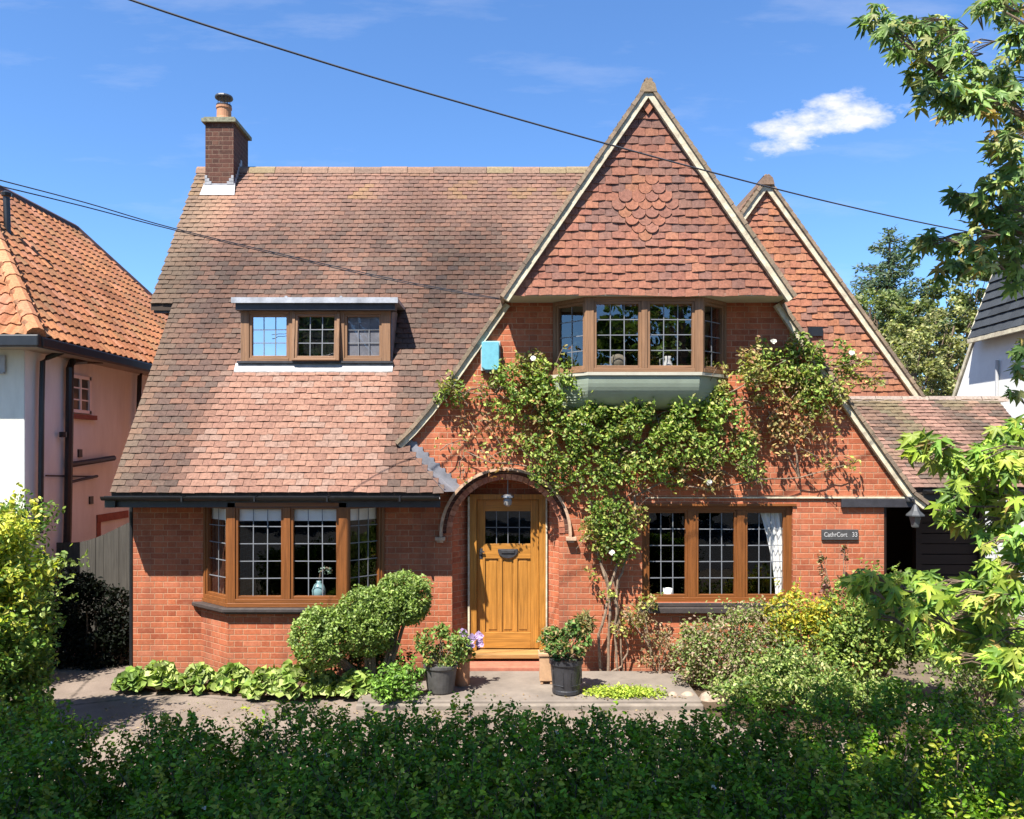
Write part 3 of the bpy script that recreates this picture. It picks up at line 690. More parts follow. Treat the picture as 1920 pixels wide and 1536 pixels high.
# porch ---------------------------------------------------------------------
pcx, pcz = -.083, 1.835
po = MB()
# splayed brick jambs, ceiling
po.add([(-.783, .12, -.02), (-.565, .36, -.02), (-.565, .36, 2.56), (-.783, .12, 2.56)], [(0, 1, 2, 3)])
po.add([(.617, .12, -.02), (.405, .36, -.02), (.405, .36, 2.56), (.617, .12, 2.56)], [(0, 3, 2, 1)])
po.add([(-.783, .12, 2.54), (.617, .12, 2.54), (.405, .36, 2.54), (-.565, .36, 2.54)], [(0, 1, 2, 3)])
po.box(-.565, .405, .36, .40, 2.33, 2.56)
por = po.build('porch', M['brick'], house)
def ring(mb, r0, r1, y0, y1, a0=0, a1=math.pi, n=40, gap=.0, colf=None):
    for i in range(n):
        a = a0+(a1-a0)*(i+gap)/n; b = a0+(a1-a0)*(i+1-gap)/n
        pr = [(pcx+r0*math.cos(a), pcz+r0*math.sin(a)), (pcx+r1*math.cos(a), pcz+r1*math.sin(a)), (pcx+r1*math.cos(b), pcz+r1*math.sin(b)), (pcx+r0*math.cos(b), pcz+r0*math.sin(b))]
        mb.prism_y(pr, y0, y1, colf() if colf else None)
po = MB(); ring(po, .700, .775, -.012, .11, -.0, math.pi, 30, .06, lambda: random.choice([(.60, .24, .13), (.68, .29, .17), (.55, .20, .11), (.48, .17, .10)]))
po.build('arch_bricks', M['tile'], por)
po = MB(); ring(po, .775, .822, -.006, .02, -.0, math.pi, 40); po.build('arch_shadow_ring', M['brick_dark'], por)  # dark brick ring paints the shadow between arch bricks and hood
po = MB(); ring(po, .822, .858, -.085, -.001, -.06, math.pi+.06, 40, 0, lambda: (1, 1, 1))
for s_ in (-1, 1):
    cx = pcx+s_*.85; po.box(cx-.065, cx+.065, -.10, -.001, 1.75, 1.79); po.box(cx-.04, cx+.04, -.08, -.001, 1.72, 1.75)
po.build('hood_mould', M['hood'], por)
# door
dy = .33
d = MB(); d.box(-.565, -.475, dy-.07, dy+.06, .24, 2.33); d.box(.365, .45, dy-.07, dy+.06, .24, 2.33); d.box(-.475, .365, dy-.07, dy+.06, 2.26, 2.33)
df = d.build('door_frame', M['door'], house)
d = MB(); d.box(-.59, -.566, dy-.10, dy-.0, .24, 2.3); d.box(.451, .47, dy-.10, dy-.0, .24, 2.3); d.build('mastic_edge', M['cream'], df)
d = MB(); x0, x1 = -.472, .362
d.box(x0, x0+.11, dy, dy+.045, .25, 2.255); d.box(x1-.11, x1, dy, dy+.045, .25, 2.255)
d.mi = 1; d.box(x0+.11, x1-.11, dy, dy+.045, .25, .47); d.box(x0+.11, x1-.11, dy, dy+.045, 1.46, 1.66); d.box(x0+.11, x1-.11, dy, dy+.045, 2.10, 2.255); d.mi = 0
iw = (x1-x0-.22); 
for k in range(1, 3): xx = x0+.11+iw*k/3; d.box(xx-.028, xx+.028, dy+.002, dy+.043, .47, 1.46)
for k in range(3):
    xa = x0+.11+iw*k/3; d.box(xa, xa+iw/3, dy+.022, dy+.04, .47, 1.46)
    xm = xa+iw/6; d.box(xm-.055, xm+.055, dy+.013, dy+.024, .50, 1.43)
dr = d.build('door', [M['door'], M['door_x']], house, bevel=.005)
d = MB(); d.add([(x0+.11, dy+.02, 1.66), (x1-.11, dy+.02, 1.66), (x1-.11, dy+.02, 2.10), (x0+.11, dy+.02, 2.10)], [(0, 1, 2, 3)]); d.build('door_glass', M['glass'], dr)
d = MB()
for k in range(1, 4): xx = x0+.11+iw*k/4; d.bar((xx, dy+.012, 1.66), (xx, dy+.012, 2.10), .009, .006, (0, 1, 0))
d.bar((x0+.11, dy+.012, 1.88), (x1-.11, dy+.012, 1.88), .009, .006, (0, 1, 0)); d.build('door_leading', M['leadc'], dr)
d = MB(); d.prism_y([(-.055+.135*math.cos(a), 1.565+.10*math.sin(a)) for a in [math.pi+math.pi*i/12 for i in range(13)]]+[(.08, 1.59), (-.19, 1.59)], dy-.018, dy); d.box(-.145, .035, dy-.03, dy-.018, 1.535, 1.575)
d.build('letterbox', M['iron'], dr, bevel=.004)
d = MB(); d.lathe((x0+.055, dy-.01, 1.53), [(.02, -.012), (.022, 0), (.02, .012)], 12); d.box(x0+.035, x0+.075, dy-.006, dy+.001, 1.46, 1.60); d.box(x0+.04, x0+.10, dy-.035, dy-.02, 1.545, 1.565); d.build('door_handle', M['iron'], dr)
d = MB(); d.box(-.60, .47, .10, .36, .165, .235); d.build('threshold', wood_mat('pale_oak', (.55, .30, .10), .5, 'x'), df, bevel=.012)
d = MB(); d.box(-.78, .61, -.16, .36, -.02, .13); d.build('doorstep', plain('red_quarry', (.50, .17, .10), .8, .2, 10, .3), house, bevel=.015)

# rear wing ------------------------------------------------------------------
WY, WX, WZ, WS = 1.75, 3.86, 7.12, 1.40
b = MB(); b.prism_y([(2.2, 3.0), (6.3, 3.0), (6.3, 3.66), (WX, 7.03), (2.2, 4.7)], WY+.02, WY+.3)
b.box(4.86, 6.0, 3.6, 3.7, -.02, 3.0); b.box(4.87, 5.45, 2.6, 2.7, -.02, 2.6)
wing = b.build('rear_wing', M['brick_dark'], house)
def wcol(p):
    c = random.choice([(.52, .21, .11), (.56, .23, .12), (.48, .19, .11), (.44, .18, .11), (.52, .23, .13)])
    if random.random() < .12: c = (.36, .18, .13)
    return scl(c, 1+.22*nz3(p, 1.2))
t = MB(); tiles(t, (0, WY, 3.62), (1, 0, 0), (0, 0, 1), (0, -1, 0), 0, 3.42, .1, .166, lambda v: (max(2.9, WX-(WZ-3.62-v)/WS+.1), WX+(WZ-3.62-v)/WS-.10), wcol, lift=.015, jit=1.8, bow=.004)
t.build('hung_tiles', M['tile'], wing)
LW = [(2.3, WZ-(WX-2.3)*WS), (WX, WZ)]; RW = [(6.29, WZ-(6.29-WX)*WS), (WX, WZ)]
t = MB(); 
for pp in (LW, RW): rake(t, pp, -.145, -.06, WY-.07, WY-.004, WX)
t.build('bargeboard', M['cream'], wing)
t = MB()
for pp in (LW, RW): vt(pp, WY-.095, 6.5, WX)
pr = [(x-GX+WX, z-GZ+WZ) for x, z in [(GX-.105, GZ-.18), (GX-.08, GZ-.08), (GX-.03, GZ-.035), (GX+.03, GZ-.035), (GX+.08, GZ-.08), (GX+.105, GZ-.18)]]
t.prism_y(pr, WY-.12, 6.5, (.3, .2, .14)); t.build('wing_roof', M['tile'], wing)
t = MB(); t.box(4.50, 4.72, WY-.05, WY+.02, 4.66, 4.80); t.build('vent', M['black'], wing)

# curtains, blinds ------------------------------------------------------------
b = MB()
for a, c2 in (((-3.93, .02), (-3.60, -.30)), ((-3.50, -.335), (-2.15, -.335)), ((-2.05, -.30), (-1.76, .02))):
    b.bar((*a, 2.11), (*c2, 2.11), .004, .17)
b.build('blind', M['white'], bay)
def curtain(name, parent, x0, x1, y, z0, z1, sweep, col_m):
    b = MB(); n = 28; rows = 14; vs = []
    for j in range(rows+1):
        f_ = j/rows; z = z1+(z0-z1)*f_; xa = x0+sweep*(1-(1-f_)**1.6)*1.0 if sweep else x0
        for i in range(n+1):
            u = i/n; vs.append((xa+(x1-xa)*u, y+.022*math.sin(u*30)*(1-.3*f_), z))
    b.add(vs, [(j*(n+1)+i, j*(n+1)+i+1, (j+1)*(n+1)+i+1, (j+1)*(n+1)+i) for j in range(rows) for i in range(n)])
    return b.build(name, col_m, parent, smooth=True)
curtain('curtain', rw, 3.27, 3.70, .148, .98, 2.16, .22, M['white'])
curtain('curtain', bay, -4.02, -3.80, .10, 1.0, 2.2, 0, plain('brown_curtain', (.30, .17, .11), .9, .2, 6, 0))
# ------------------------------------------------------------------ small things on the cottage
o = MB(); x0, z1 = -.40, 4.295
a = P(903, 640, -.12); b_ = P(936, 694, -.12)
o.prism_y([(a.x, b_.z+.035), (a.x+.05, b_.z), (b_.x-.02, b_.z), (b_.x, b_.z+.03), (b_.x, a.z-.02), (b_.x-.02, a.z), (a.x+.02, a.z), (a.x, a.z-.02)], -.13, -.06)
al = empty('alarm_box', (a.x, 0, b_.z), 'turquoise burglar alarm box on the brick gable beside the oriel window', 'alarm box')
o.build('cover', M['blue'], al, bevel=.01)
o = MB(); o.box(a.x-.012, b_.x+.012, -.06, -.001, b_.z-.0, a.z+.012); o.build('backplate', plain('pale_plastic', (.6, .62, .58), .5, .1, 10, 0), al)
o = MB(); o.lathe(((a.x+b_.x)/2-.02, -.085, 0), [(.02, b_.z-.05), (.05, b_.z-.035), (.055, b_.z-.001)], 14); o.build('beacon', M['black'], al)
# house sign with raised lettering
s = MB(); a = P(1541, 993, -.03); b_ = P(1610, 1013, -.03)
sg = empty('house_sign', (a.x, 0, b_.z), 'dark slate house name and number sign on the brick wall right of the window', 'sign')
s.box(a.x, b_.x, -.03, -.001, b_.z, a.z); s.build('plate', plain('slate', (.085, .08, .078), .5, .2, 20, .1), sg, bevel=.006)
def text(body, x, y, z, size, width, mat, parent, name='lettering'):
    cu_ = bpy.data.curves.new(name, 'FONT'); cu_.body = body; cu_.size = size; cu_.extrude = .0015
    to = bpy.data.objects.new(name, cu_); COL.objects.link(to)
    dg = bpy.context.evaluated_depsgraph_get(); me = bpy.data.meshes.new_from_object(to.evaluated_get(dg)); bpy.data.objects.remove(to)
    n = len(me.vertices); v = np.zeros(n*3, np.float32); me.vertices.foreach_get('co', v); v = v.reshape(-1, 3)
    w_ = v[:, 0].max()-v[:, 0].min(); k = width/w_
    nv = np.stack([x+(v[:, 0]-v[:, 0].min())*k, y-v[:, 2], z+v[:, 1]*1.0], 1).astype(np.float32)
    me.vertices.foreach_set('co', nv.ravel()); me.materials.clear(); me.materials.append(mat)
    off = Vector((0, 0, 0)); top = parent
    while top: off += Vector(top.location); top = top.parent
    o_ = bpy.data.objects.new(name, me); COL.objects.link(o_); o_.parent = parent; o_.location = -off; return o_
lt = plain('pale_letters', (.62, .60, .58), .6, .05, 10, 0)
text('CathrCort', a.x+.03, -.032, b_.z+.045, .085, .30, lt, sg); text('33', a.x+.395, -.032, b_.z+.045, .085, .065, lt, sg, 'number')
# carriage lantern at the right corner
L = P(1716, 968, -.15); ln = empty('wall_lantern', (L.x, -.04, L.z+.1), 'black outdoor lantern hanging from the beam at the right corner of the cottage', 'lantern')
o = MB(); o.tube([(L.x-.03, -.05, L.z+.22), (L.x-.05, -.10, L.z+.24), (L.x-.02, -.15, L.z+.22), (L.x, -.15, L.z+.14)], .012, 8); o.lathe((L.x-.03, -.06, 0), [(.04, L.z+.18), (.045, L.z+.2), (.04, L.z+.25)], 10); o.build('bracket', M['iron'], ln)
o = MB(); o.lathe((L.x, -.15, 0), [(.02, L.z+.15), (.035, L.z+.12), (.06, L.z+.07), (.115, L.z+.02), (.118, L.z+.005), (.09, L.z+.0)], 8); o.build('lamp_hood', plain('grey_hood', (.06, .065, .07), .5, .2, 12, .1), ln)
o = MB(); o.lathe((L.x, -.15, 0), [(.08, L.z), (.052, L.z-.12), (.045, L.z-.14), (.02, L.z-.15)], 6); o.build('lamp_glass', plain('dusty_glass', (.12, .13, .13), .25, .15, 20, 0), ln)
# porch lamp
L = P(952, 940, .1); pl = empty('porch_lamp', (L.x, .12, L.z), 'small white glass lamp hanging under the arch of the porch', 'lamp')
o = MB(); o.lathe((L.x, .12, 0), [(.03, L.z+.10), (.085, L.z+.075), (.09, L.z+.05), (.06, L.z+.04)], 16); o.tube([(L.x, .12, 2.54), (L.x, .12, L.z+.09)], .008, 6); o.build('lamp_cap', M['metal'], pl)
o = MB(); o.lathe((L.x, .12, 0), [(.05, L.z+.04), (.06, L.z+.0), (.05, L.z-.05), (.025, L.z-.07)], 14); o.build('lamp_shade', plain('opal', (.35, .33, .32), .2, .1, 10, 0), pl)

# things standing inside the windows
def vase(name, label, c, prof, mat, cat='vase'):
    o = MB(); o.lathe(c, prof, 20); ob = o.build(name, mat, None, smooth=True); return tag(ob, label, cat)
tq = plain('turquoise_glaze', (.35, .58, .60), .3, .15, 10, 0)
c = P(598, 1124, -.23); e = empty('ornament_vase', (c.x, c.y, 1.0), 'pale turquoise vase with a drooping spray inside the ground floor bay window', 'vase')
o = MB(); o.lathe((c.x-.42*.0, c.y, 1.0), [(.05, 0), (.085, .06), (.09, .13), (.06, .2), (.03, .23), (.035, .25)], 18); o.build('body', tq, e, smooth=True)
o = MB(); o.tube([(c.x, c.y, 1.24), (c.x+.02, c.y, 1.36), (c.x+.1, c.y, 1.42), (c.x+.17, c.y, 1.38)], .012, 6); o.build('spray', M['stem'], e); leaves('spray_leaves', blob((c.x+.08, c.y, 1.38), (.1, .03, .06), 40), .035, (.3, .42, .36), 'oval', parent=e)
tag(vase('mug', 'white cup standing inside the right ground floor window', (P(1252, 1112, .15).x, .15, .98), [(.055, 0), (.062, .04), (.066, .11), (.058, .11), (.05, .02)], M['white'], 'cup'))
c = P(1158, 692, -.20); tag(vase('round_cushion', 'cream round cushion leaning inside the left light of the oriel window', (c.x, c.y, 3.93), [(.05, 0), (.09, .02), (.11, .09), (.105, .17), (.06, .21), (.02, .22)], plain('cream_fabric', (.42, .36, .27), .9, .35, 30, .8), 'cushion'))
c = P(1252, 692, -.21); jg = empty('jug_of_leaves', (c.x, c.y, 3.93), 'white jug holding leafy stems in the right light of the oriel window', 'jug')
o = MB(); o.lathe((c.x, c.y, 3.93), [(.055, 0), (.07, .02), (.06, .09), (.035, .15), (.045, .19), (.03, .19)], 16); o.tube([(c.x-.04, c.y, 4.10), (c.x-.10, c.y, 4.09), (c.x-.10, c.y, 4.0), (c.x-.06, c.y, 3.97)], .01, 6); o.build('jug', M['white'], jg, smooth=True)
leaves('foliage', np.concatenate([blob((c.x-.08, c.y, 4.20), (.08, .04, .08), 22), blob((c.x+.10, c.y, 4.27), (.08, .04, .09), 26)]), .05, (.22, .30, .10), 'oval', parent=jg)
c = P(1068, 690, -.05); e = empty('window_plant', (c.x, .02, 3.93), 'pale leaved plant behind the left side light of the oriel window', 'plant')
leaves('foliage', np.concatenate([blob((c.x, .02, 4.05), (.12, .04, .12), 40), blob((c.x+.05, .02, 4.35), (.08, .04, .15), 20)]), .055, (.30, .36, .20), 'oval', parent=e)
o = MB(); o.tube([(c.x, .02, 3.93), (c.x+.02, .02, 4.15), (c.x+.05, .02, 4.45)], .006, 5); o.build('stem', M['stem'], e)

# ------------------------------------------------------------------ carport
cp = empty('carport', (6.2, .8, 0), 'low tiled lean-to carport with dark timber walls at the right of the cottage', 'carport')
cy0, cz0, cy1, cz1 = .10, 2.42, 1.70, 3.73; L_ = math.hypot(cy1-cy0, cz1-cz0); cc, ss = (cy1-cy0)/L_, (cz1-cz0)/L_
def ccol(p):
    c = random.choice([(.20, .125, .095), (.17, .11, .085), (.23, .14, .10), (.15, .11, .085)])
    st = noise.noise(Vector((p[0]*3.2+p[2]*1.2, 0, 3.3)))
    c = lerp(c, (.40, .22, .165), .7*sstep(.12, .35, st)); c = lerp(c, (.22, .20, .10), .5*sstep(.1, .5, nz3(p, 1.6)))
    return scl(c, random.uniform(.8, 1.15))
def crange(v):
    z = cz0+v*ss
    return max(4.9, GX+(GZ-z)/SL-.02), 7.33
t = MB(); tiles(t, (0, cy0, cz0), (1, 0, 0), (0, cc, ss), (0, -ss, cc), 0, L_, .082, .165, crange, ccol, lift=.018)
t.mi = 1; t.add([(4.9, cy0+.02, cz0), (7.32, cy0+.02, cz0), (7.32, cy1, cz1), (4.9, cy1, cz1), (4.9, cy0+.02, cz0-.08), (7.32, cy0+.02, cz0-.08), (7.32, cy1, cz1-.08), (4.9, cy1, cz1-.08)], [(0, 1, 2, 3), (7, 6, 5, 4), (0, 4, 5, 1), (1, 5, 6, 2), (3, 2, 6, 7)])
t.add([(4.9, 1.7, 3.73), (7.32, 1.7, 3.73), (7.32, 3.4, 2.4), (4.9, 3.4, 2.4)], [(0, 1, 2, 3)])
t.mi = 0; x = 4.3
while x < 7.3:
    t.prism_x([(cy1-.10, cz1-.07), (cy1-.04, cz1+.015), (cy1+.04, cz1+.015), (cy1+.1, cz1-.07)], x, x+.39, random.choice([(.42, .33, .27), (.38, .3, .25)])); x += .4
t.build('roof', [M['tile'], plain('carport_underside', (.05, .035, .025), .9, .2, 5, 0)], cp)
t = MB(); t.prism_x([(cy0-.06+.05*math.cos(a), cz0-.03+.05*math.sin(a)) for a in [math.pi*(1+i/8) for i in range(9)]], 5.42, 7.36); t.box(5.42, 7.34, cy0+.0, cy0+.03, cz0-.16, cz0-.02); t.build('gutter', M['black'], cp)
dk = wood_mat('dark_boards', (.035, .016, .009), .75, 'x')
t = MB()
z = 0
while z < 2.3: t.box(5.72, 6.58, .80+random.uniform(0, .008), .86, z+.006, z+.14); z += .146
t.box(5.66, 5.74, .76, .86, 0, 2.4); t.box(6.55, 6.63, .76, .86, 0, 2.4); t.box(6.50, 6.58, .86, 3.2, 0, 2.4)
t.build('board_wall', dk, cp)
t = MB(); t.box(4.88, 6.50, 2.2, 2.26, -.02, 2.9); t.build('passage_shade_panel', dk, cp)  # dark boards added across the passage in place of its deep shade
t = MB(); t.box(7.2, 7.3, .2, .3, 0, 2.35); t.build('post', dk, cp)

# ------------------------------------------------------------------ left neighbour
nb = empty('rendered_house', (-9, 4, 0), 'cream rendered house with orange pantile hipped roof left of the cottage', 'house')
w = MB(); w.box(-11.3, -6.6, .37, 8.2, -.05, 4.32); w.build('wall', M['render'], nb)
w = MB(); w.box(-6.598, -6.594, .375, 8.19, -.05, 4.30); w.build('side_wall', M['bounce_offset'], nb)
ex, ez, tn = -6.2, 4.40, 1.124; L_ = math.hypot(1, tn); ca, sa = 1/L_, tn/L_; half = 2.72; vmax = half/ca
wav = [(0, .0), (.15, .022), (.35, .034), (.55, .022), (.72, .004), (1.0, .0)]
def ncol(p):
    c = random.choice([(.50, .205, .09), (.55, .235, .105), (.47, .18, .085), (.53, .23, .13), (.45, .185, .09)])
    if nz3(p, 2.3) > .15: c = lerp(c, (.33, .20, .10), random.random()*.7)
    return scl(c, random.uniform(.8, 1.1)+.35*nz3(p, .9))
t = MB()
tiles(t, (ex, 0, ez), (0, 1, 0), (-ca, 0, sa), (sa, 0, ca), 0, vmax, .215, .175, lambda v: (-.03+v*ca+.0, 8.62-v*ca), ncol, lift=.03, thick=.02, prof=wav, jit=.6)
tiles(t, (0, -.03, ez), (1, 0, 0), (0, ca, sa), (0, -sa, ca), 0, vmax, .215, .175, lambda v: (-11.64+v*ca, ex-v*ca), ncol, lift=.03, thick=.02, prof=wav, jit=.6)
t.mi = 1
c4 = [(-11.64, -.03, ez), (ex, -.03, ez), (ex, 8.62, ez), (-11.64, 8.62, ez), (-8.92, 2.69, ez+half*tn), (-8.92, 5.9, ez+half*tn)]
t.add(c4, [(0, 1, 4), (1, 2, 5, 4), (2, 3, 5), (3, 0, 4, 5), (3, 2, 1, 0)], (.3, .12, .06))
nr_ = t.build('roof', [M['pantile'], plain('roof_felt', (.25, .10, .05), .9, .2, 5, 0)], nb)
t = MB()
def hipcap(a, b, r=.11, n=0):
    a, b = Vector(a), Vector(b); L0 = (b-a).length; k = int(L0/.33)
    for i in range(k):
        p, q = a.lerp(b, i/k), a.lerp(b, (i+1.06)/k); t.tube([p, q], [r*1.08, r*.94], 10, random.choice([(.62, .26, .12), (.68, .31, .15), (.58, .25, .13)]))
hipcap((ex, -.03, ez+.02), (-8.92, 2.69, ez+half*tn+.02)); t.build('hip_tiles', M['tile'], nr_)
t = MB(); a0 = t
def darkcap(a, b):
    t.tube([a, b], .09, 8)
darkcap((-8.92, 2.69, ez+half*tn), (-8.92, 5.9, ez+half*tn)); darkcap((-8.92, 5.9, ez+half*tn), (ex, 8.62, ez)); t.build('ridge_tiles', plain('dark_ridge', (.10, .05, .05), .8, .3, 5, 0), nr_)
t = MB(); t.box(-11.6, ex-.02, -.0, 8.6, 4.28, 4.32); t.build('soffit', plain('soffit_grey', (.5, .46, .4), .7, .1, 4, 0), nb)
t = MB(); t.box(-11.6, ex+.08, -.12, -.03, 4.26, 4.42); t.box(ex, ex+.09, -.03, 8.6, 4.26, 4.40); t.build('gutter', M['black'], nb, bevel=.02)
t = MB()
def pipe(pts, r): t.tube([P(x, y, Y) for x, y, Y in pts], r, 8)
XN = lambda px, X: X*FPX/(px-PX)-DIST
pp = lambda px, py, X=-6.5: (px, py, XN(px, X))
pipe([pp(192, 662, -6.3), pp(190, 676, -6.35), pp(160, 676), (136, 678, XN(136, -6.5)), pp(131, 690), pp(130, 800), pp(127, 980), pp(123, 1120)], .055)
pipe([pp(118, 660, -6.3), pp(88, 671), pp(80, 678), pp(78, 760), pp(76, 1000)], .036)
pipe([pp(283, 696, -6.3), pp(268, 697), pp(262, 705), pp(259, 800), pp(257, 900)], .04)
pipe([pp(128, 872), pp(213, 859)], .045); pipe([pp(127, 905), pp(182, 893)], .022); pipe([pp(86, 892, -6.55), pp(180, 894, -6.56)], .012)
pipe([pp(118, 810), pp(118, 820)], .05)
t.build('soil_pipes', M['black'], nb)
t = MB()
for (x, y) in ((149, 850), (170, 938)):
    t = MB(); q = P(*pp(x, y, -6.59)); t.box(-6.594, -6.57, q.y-.05, q.y+.05, q.z-.06, q.z+.06); t.build('vent', M['black'], nb)
nw = MB(); y0, y1, z0, z1 = 1.45, 2.02, 3.49, 4.06
for a in ((y0, y0+.05, z0, z1), (y1-.05, y1, z0, z1), (y0, y1, z0, z0+.05), (y0, y1, z1-.05, z1)): nw.box(-6.594, -6.55, *a)
nw.box(-6.59, -6.56, (y0+y1)/2-.02, (y0+y1)/2+.02, z0, z1)
for z in (z0+.2, z0+.38): nw.box(-6.59, -6.565, y0, y1, z-.01, z+.01)
nwo = nw.build('small_window', M['white'], nb); nw = MB(); nw.box(-6.59, -6.58, y0, y1, z0, z1); nw.build('pane', plain('dull_glass', (.10, .12, .10), .15, .2, 4, 0), nwo)
nw = MB(); nw.box(-6.594, -6.52, y0-.06, y1+.12, z0-.09, z0-.02); nw.build('brick_sill', plain('brick_sill_red', (.36, .13, .09), .8, .2, 10, .2), nwo)
nw = MB(); q0, q1 = P(*pp(181, 985, -6.59)), P(*pp(239, 968, -6.59)); nw.box(-6.594, -6.57, q0.y, q1.y, 1.78, 1.90); nw.box(-6.594, -6.58, q0.y, q0.y+.12, 0, 1.78); nw.build('brick_lintel', plain('lintel_red', (.38, .12, .07), .8, .2, 10, .2), nb)
# roof vent pipe and small notice plate
t = MB(); a = P(18, 440, 2.1); t.tube([P(14, 436, 2.1)+Vector((0, 0, -.3)), P(14, 436, 2.1), P(12, 370, 2.1)], .05, 10); t.lathe((P(12, 370, 2.1).x, 2.1, 0), [(.07, P(12, 368, 2.1).z), (.08, P(12, 366, 2.1).z+.03), (.03, P(12, 364, 2.1).z+.05)], 10); t.build('roof_vent', M['black'], nb)
t = MB(); t.box(-6.6-.38, -6.6-.24, .335, .369, 3.98, 4.20); t.box(-6.6-.40, -6.6-.25, .32, .369, 3.955, 3.98); t.build('wall_box', plain('grey_plate', (.5, .5, .52), .5, .1, 10, 0), nb)

# ------------------------------------------------------------------ right neighbour
rn = empty('white_house', (11, 4, 0), 'white rendered house with dark slate-grey roof at the right edge', 'house')
w = MB(); w.prism_x([(-1.5, 0), (8.3, 0), (5.76, 4.06), (5.08, 5.12), (-1.5, 5.12)], 9.0, 14); w.build('wall', M['render_white'], rn)
w = MB(); w.prism_x([(8.42, 0), (5.86, 4.06), (5.18, 5.12), (5.09, 5.12), (5.77, 4.06), (8.31, 0)], 8.96, 13); w.build('verge_board', M['cream'], rn)
sl = 2.67; L_ = math.hypot(1, sl); ca, sa = 1/L_, sl/L_
t = MB(); tiles(t, (8.78, 0, 5.06), (0, 1, 0), (ca, 0, sa), (-sa, 0, ca), 0, 2.7, .19, .3, lambda v: (-1.6, 4.93), lambda p: scl((.045, .052, .060), random.uniform(.7, 1.4)), lift=.045, thick=.03, jit=.4)
t.mi = 1; t.prism_y([(8.80, 5.05), (9.75, 7.6), (14, 7.6), (14, 5.05)], -1.6, 4.92); t.build('roof', [M['slate'], M['black']], rn)
t = MB(); t.prism_y([(8.76, 5.06), (9.76, 7.7), (9.82, 7.7), (8.82, 5.06)], 4.93, 4.98); t.box(8.74, 8.80, -1.6, 4.93, 4.99, 5.07); t.build('bargeboard', M['cream'], rn)
t = MB(); t.tube([(8.96, 4.35, 4.6), (8.96, 4.35, 0)], .03, 8); t.build('downpipe', plain('white_pipe', (.6, .6, .6), .5, .1, 5, 0), rn)

# ------------------------------------------------------------------ gate between the houses
gt = empty('side_gate', (-5.7, 1, 0), 'tall weathered grey plank gate between the cottage and the cream house', 'gate')
t = MB(); x = -6.52; i = 0
while x < -5.0:
    f_ = (x+6.52)/1.52; h = 1.60+.42*sstep(.15, 1, f_); h2 = 1.60+.42*sstep(.15, 1, f_+.075)
    y_ = 1.0+random.uniform(0, .006); t.prism_y([(x, .05), (x+.108, .05), (x+.108, h2), (x, h)], y_, y_+.02); x += .112
t.build('planks', M['fence'], gt)
t = MB(); t.box(-6.5, -5.0, 1.025, 1.06, .3, .4); t.box(-6.5, -5.0, 1.025, 1.06, 1.35, 1.45); t.box(-4.995, -4.955, .93, 1.07, 0, 2.1); t.build('rails', M['fence'], gt)

# ------------------------------------------------------------------ doorstep slab, pots
sb = MB(); sb.box(-1.75, 2.15, -1.42, -.17, -.05, .085); o = sb.build('paved_slab', plain('grey_slab', (.25, .205, .165), .9, .25, 3, .5), bevel=.02); tag(o, 'raised grey paved slab in front of the oak door', 'slab', kind='structure')
sb = MB(); sb.box(-1.75, 2.15, -1.50, -1.42, -.04, .06); o = sb.build('slab_edging', plain('stone_edge', (.29, .24, .19), .9, .25, 6, .5), bevel=.015); tag(o, kind='structure')

GREEN = [(.11, .20, .035), (.15, .25, .045), (.08, .15, .03), (.19, .28, .06)]
LIME = [(.24, .33, .055), (.30, .38, .07), (.18, .27, .05), (.35, .40, .09)]
def potplant(name, label, cx, cy, zb, prof, potmat, fr, pal, n, ls, cat='potted plant', square=False, fz=None, extra=None):
    e = empty(name, (cx, cy, zb), label, cat)
    o = MB(); o.lathe((cx, cy, zb), prof, 4 if square else 28); ob = o.build('pot', potmat, e, smooth=False, bevel=.0)
    if square: 
        pass
    zt = zb+prof[-2][1]
    o = MB(); o.lathe((cx, cy, zt-.03), [(prof[-2][0]*.9, -.01), (prof[-2][0]*.9, 0)], 20); o.build('compost', plain('compost', (.04, .03, .02), .95, .3, 30, .5), e)
    if n:
        c = (cx, cy, zt+(fz if fz is not None else fr[2]*.75)); p, cc_ = clumpy(c, fr, 26, n//26, min(fr)*.38, .55)
        leaves('foliage', p, ls, pick(pal, len(p)), 'oval', parent=e)
        o = MB()
        for q in cc_[:12]: o.tube([(cx, cy, zt-.03), ((cx+q[0])/2+random.uniform(-.02, .02), (cy+q[1])/2, (zt+q[2])/2), tuple(q)], .006, 5)
        o.build('stems', M['stem'], e)
    return e, zt
q = P(826, 1300, -1.1); zb = .085
pa, zt = potplant('potted_shrub', 'leafy green shrub in a round grey pot left of the oak door', q.x, -1.08, zb, [(.145, 0), (.155, .02), (.19, .28), (.205, .30), (.205, .33), (.17, .33)], M['potgrey'], (.30, .26, .24), [(.17, .27, .06), (.22, .32, .08), (.12, .20, .045), (.27, .25, .06)], 1500, .05, fz=.17)
q = P(866, 1282, -.85)
pb, zt = potplant('flower_pot', 'tall terracotta pot with purple clematis flowers beside the doorstep', q.x, -.80, zb, [(.085, 0), (.09, .02), (.095, .32), (.12, .34), (.12, .38), (.1, .38)], M['terracotta'], (.12, .12, .18), GREEN, 260, .04, fz=.08)
fl = np.array([P(868, 1187, -.85), P(885, 1197, -.9), P(900, 1205, -.85), P(882, 1210, -.95), P(898, 1192, -.8), P(872, 1200, -.9)])
for f_ in fl:
    pc = []; pT = []
    for k in range(7): a = k*.9; pc.append(f_+np.array([.022*math.cos(a), -.01, .022*math.sin(a)])); pT.append((math.cos(a), -.1, math.sin(a)))
    leaves('flower', pc, .06, (.50, .36, .62), 'round', M['petal'], pb, (0, -1, .2), .25, T=pT)
leaves('flower_stems', blob(P(880, 1225, -.85), (.08, .05, .12), 70), .045, pick(GREEN, 70), 'oval', parent=pb)
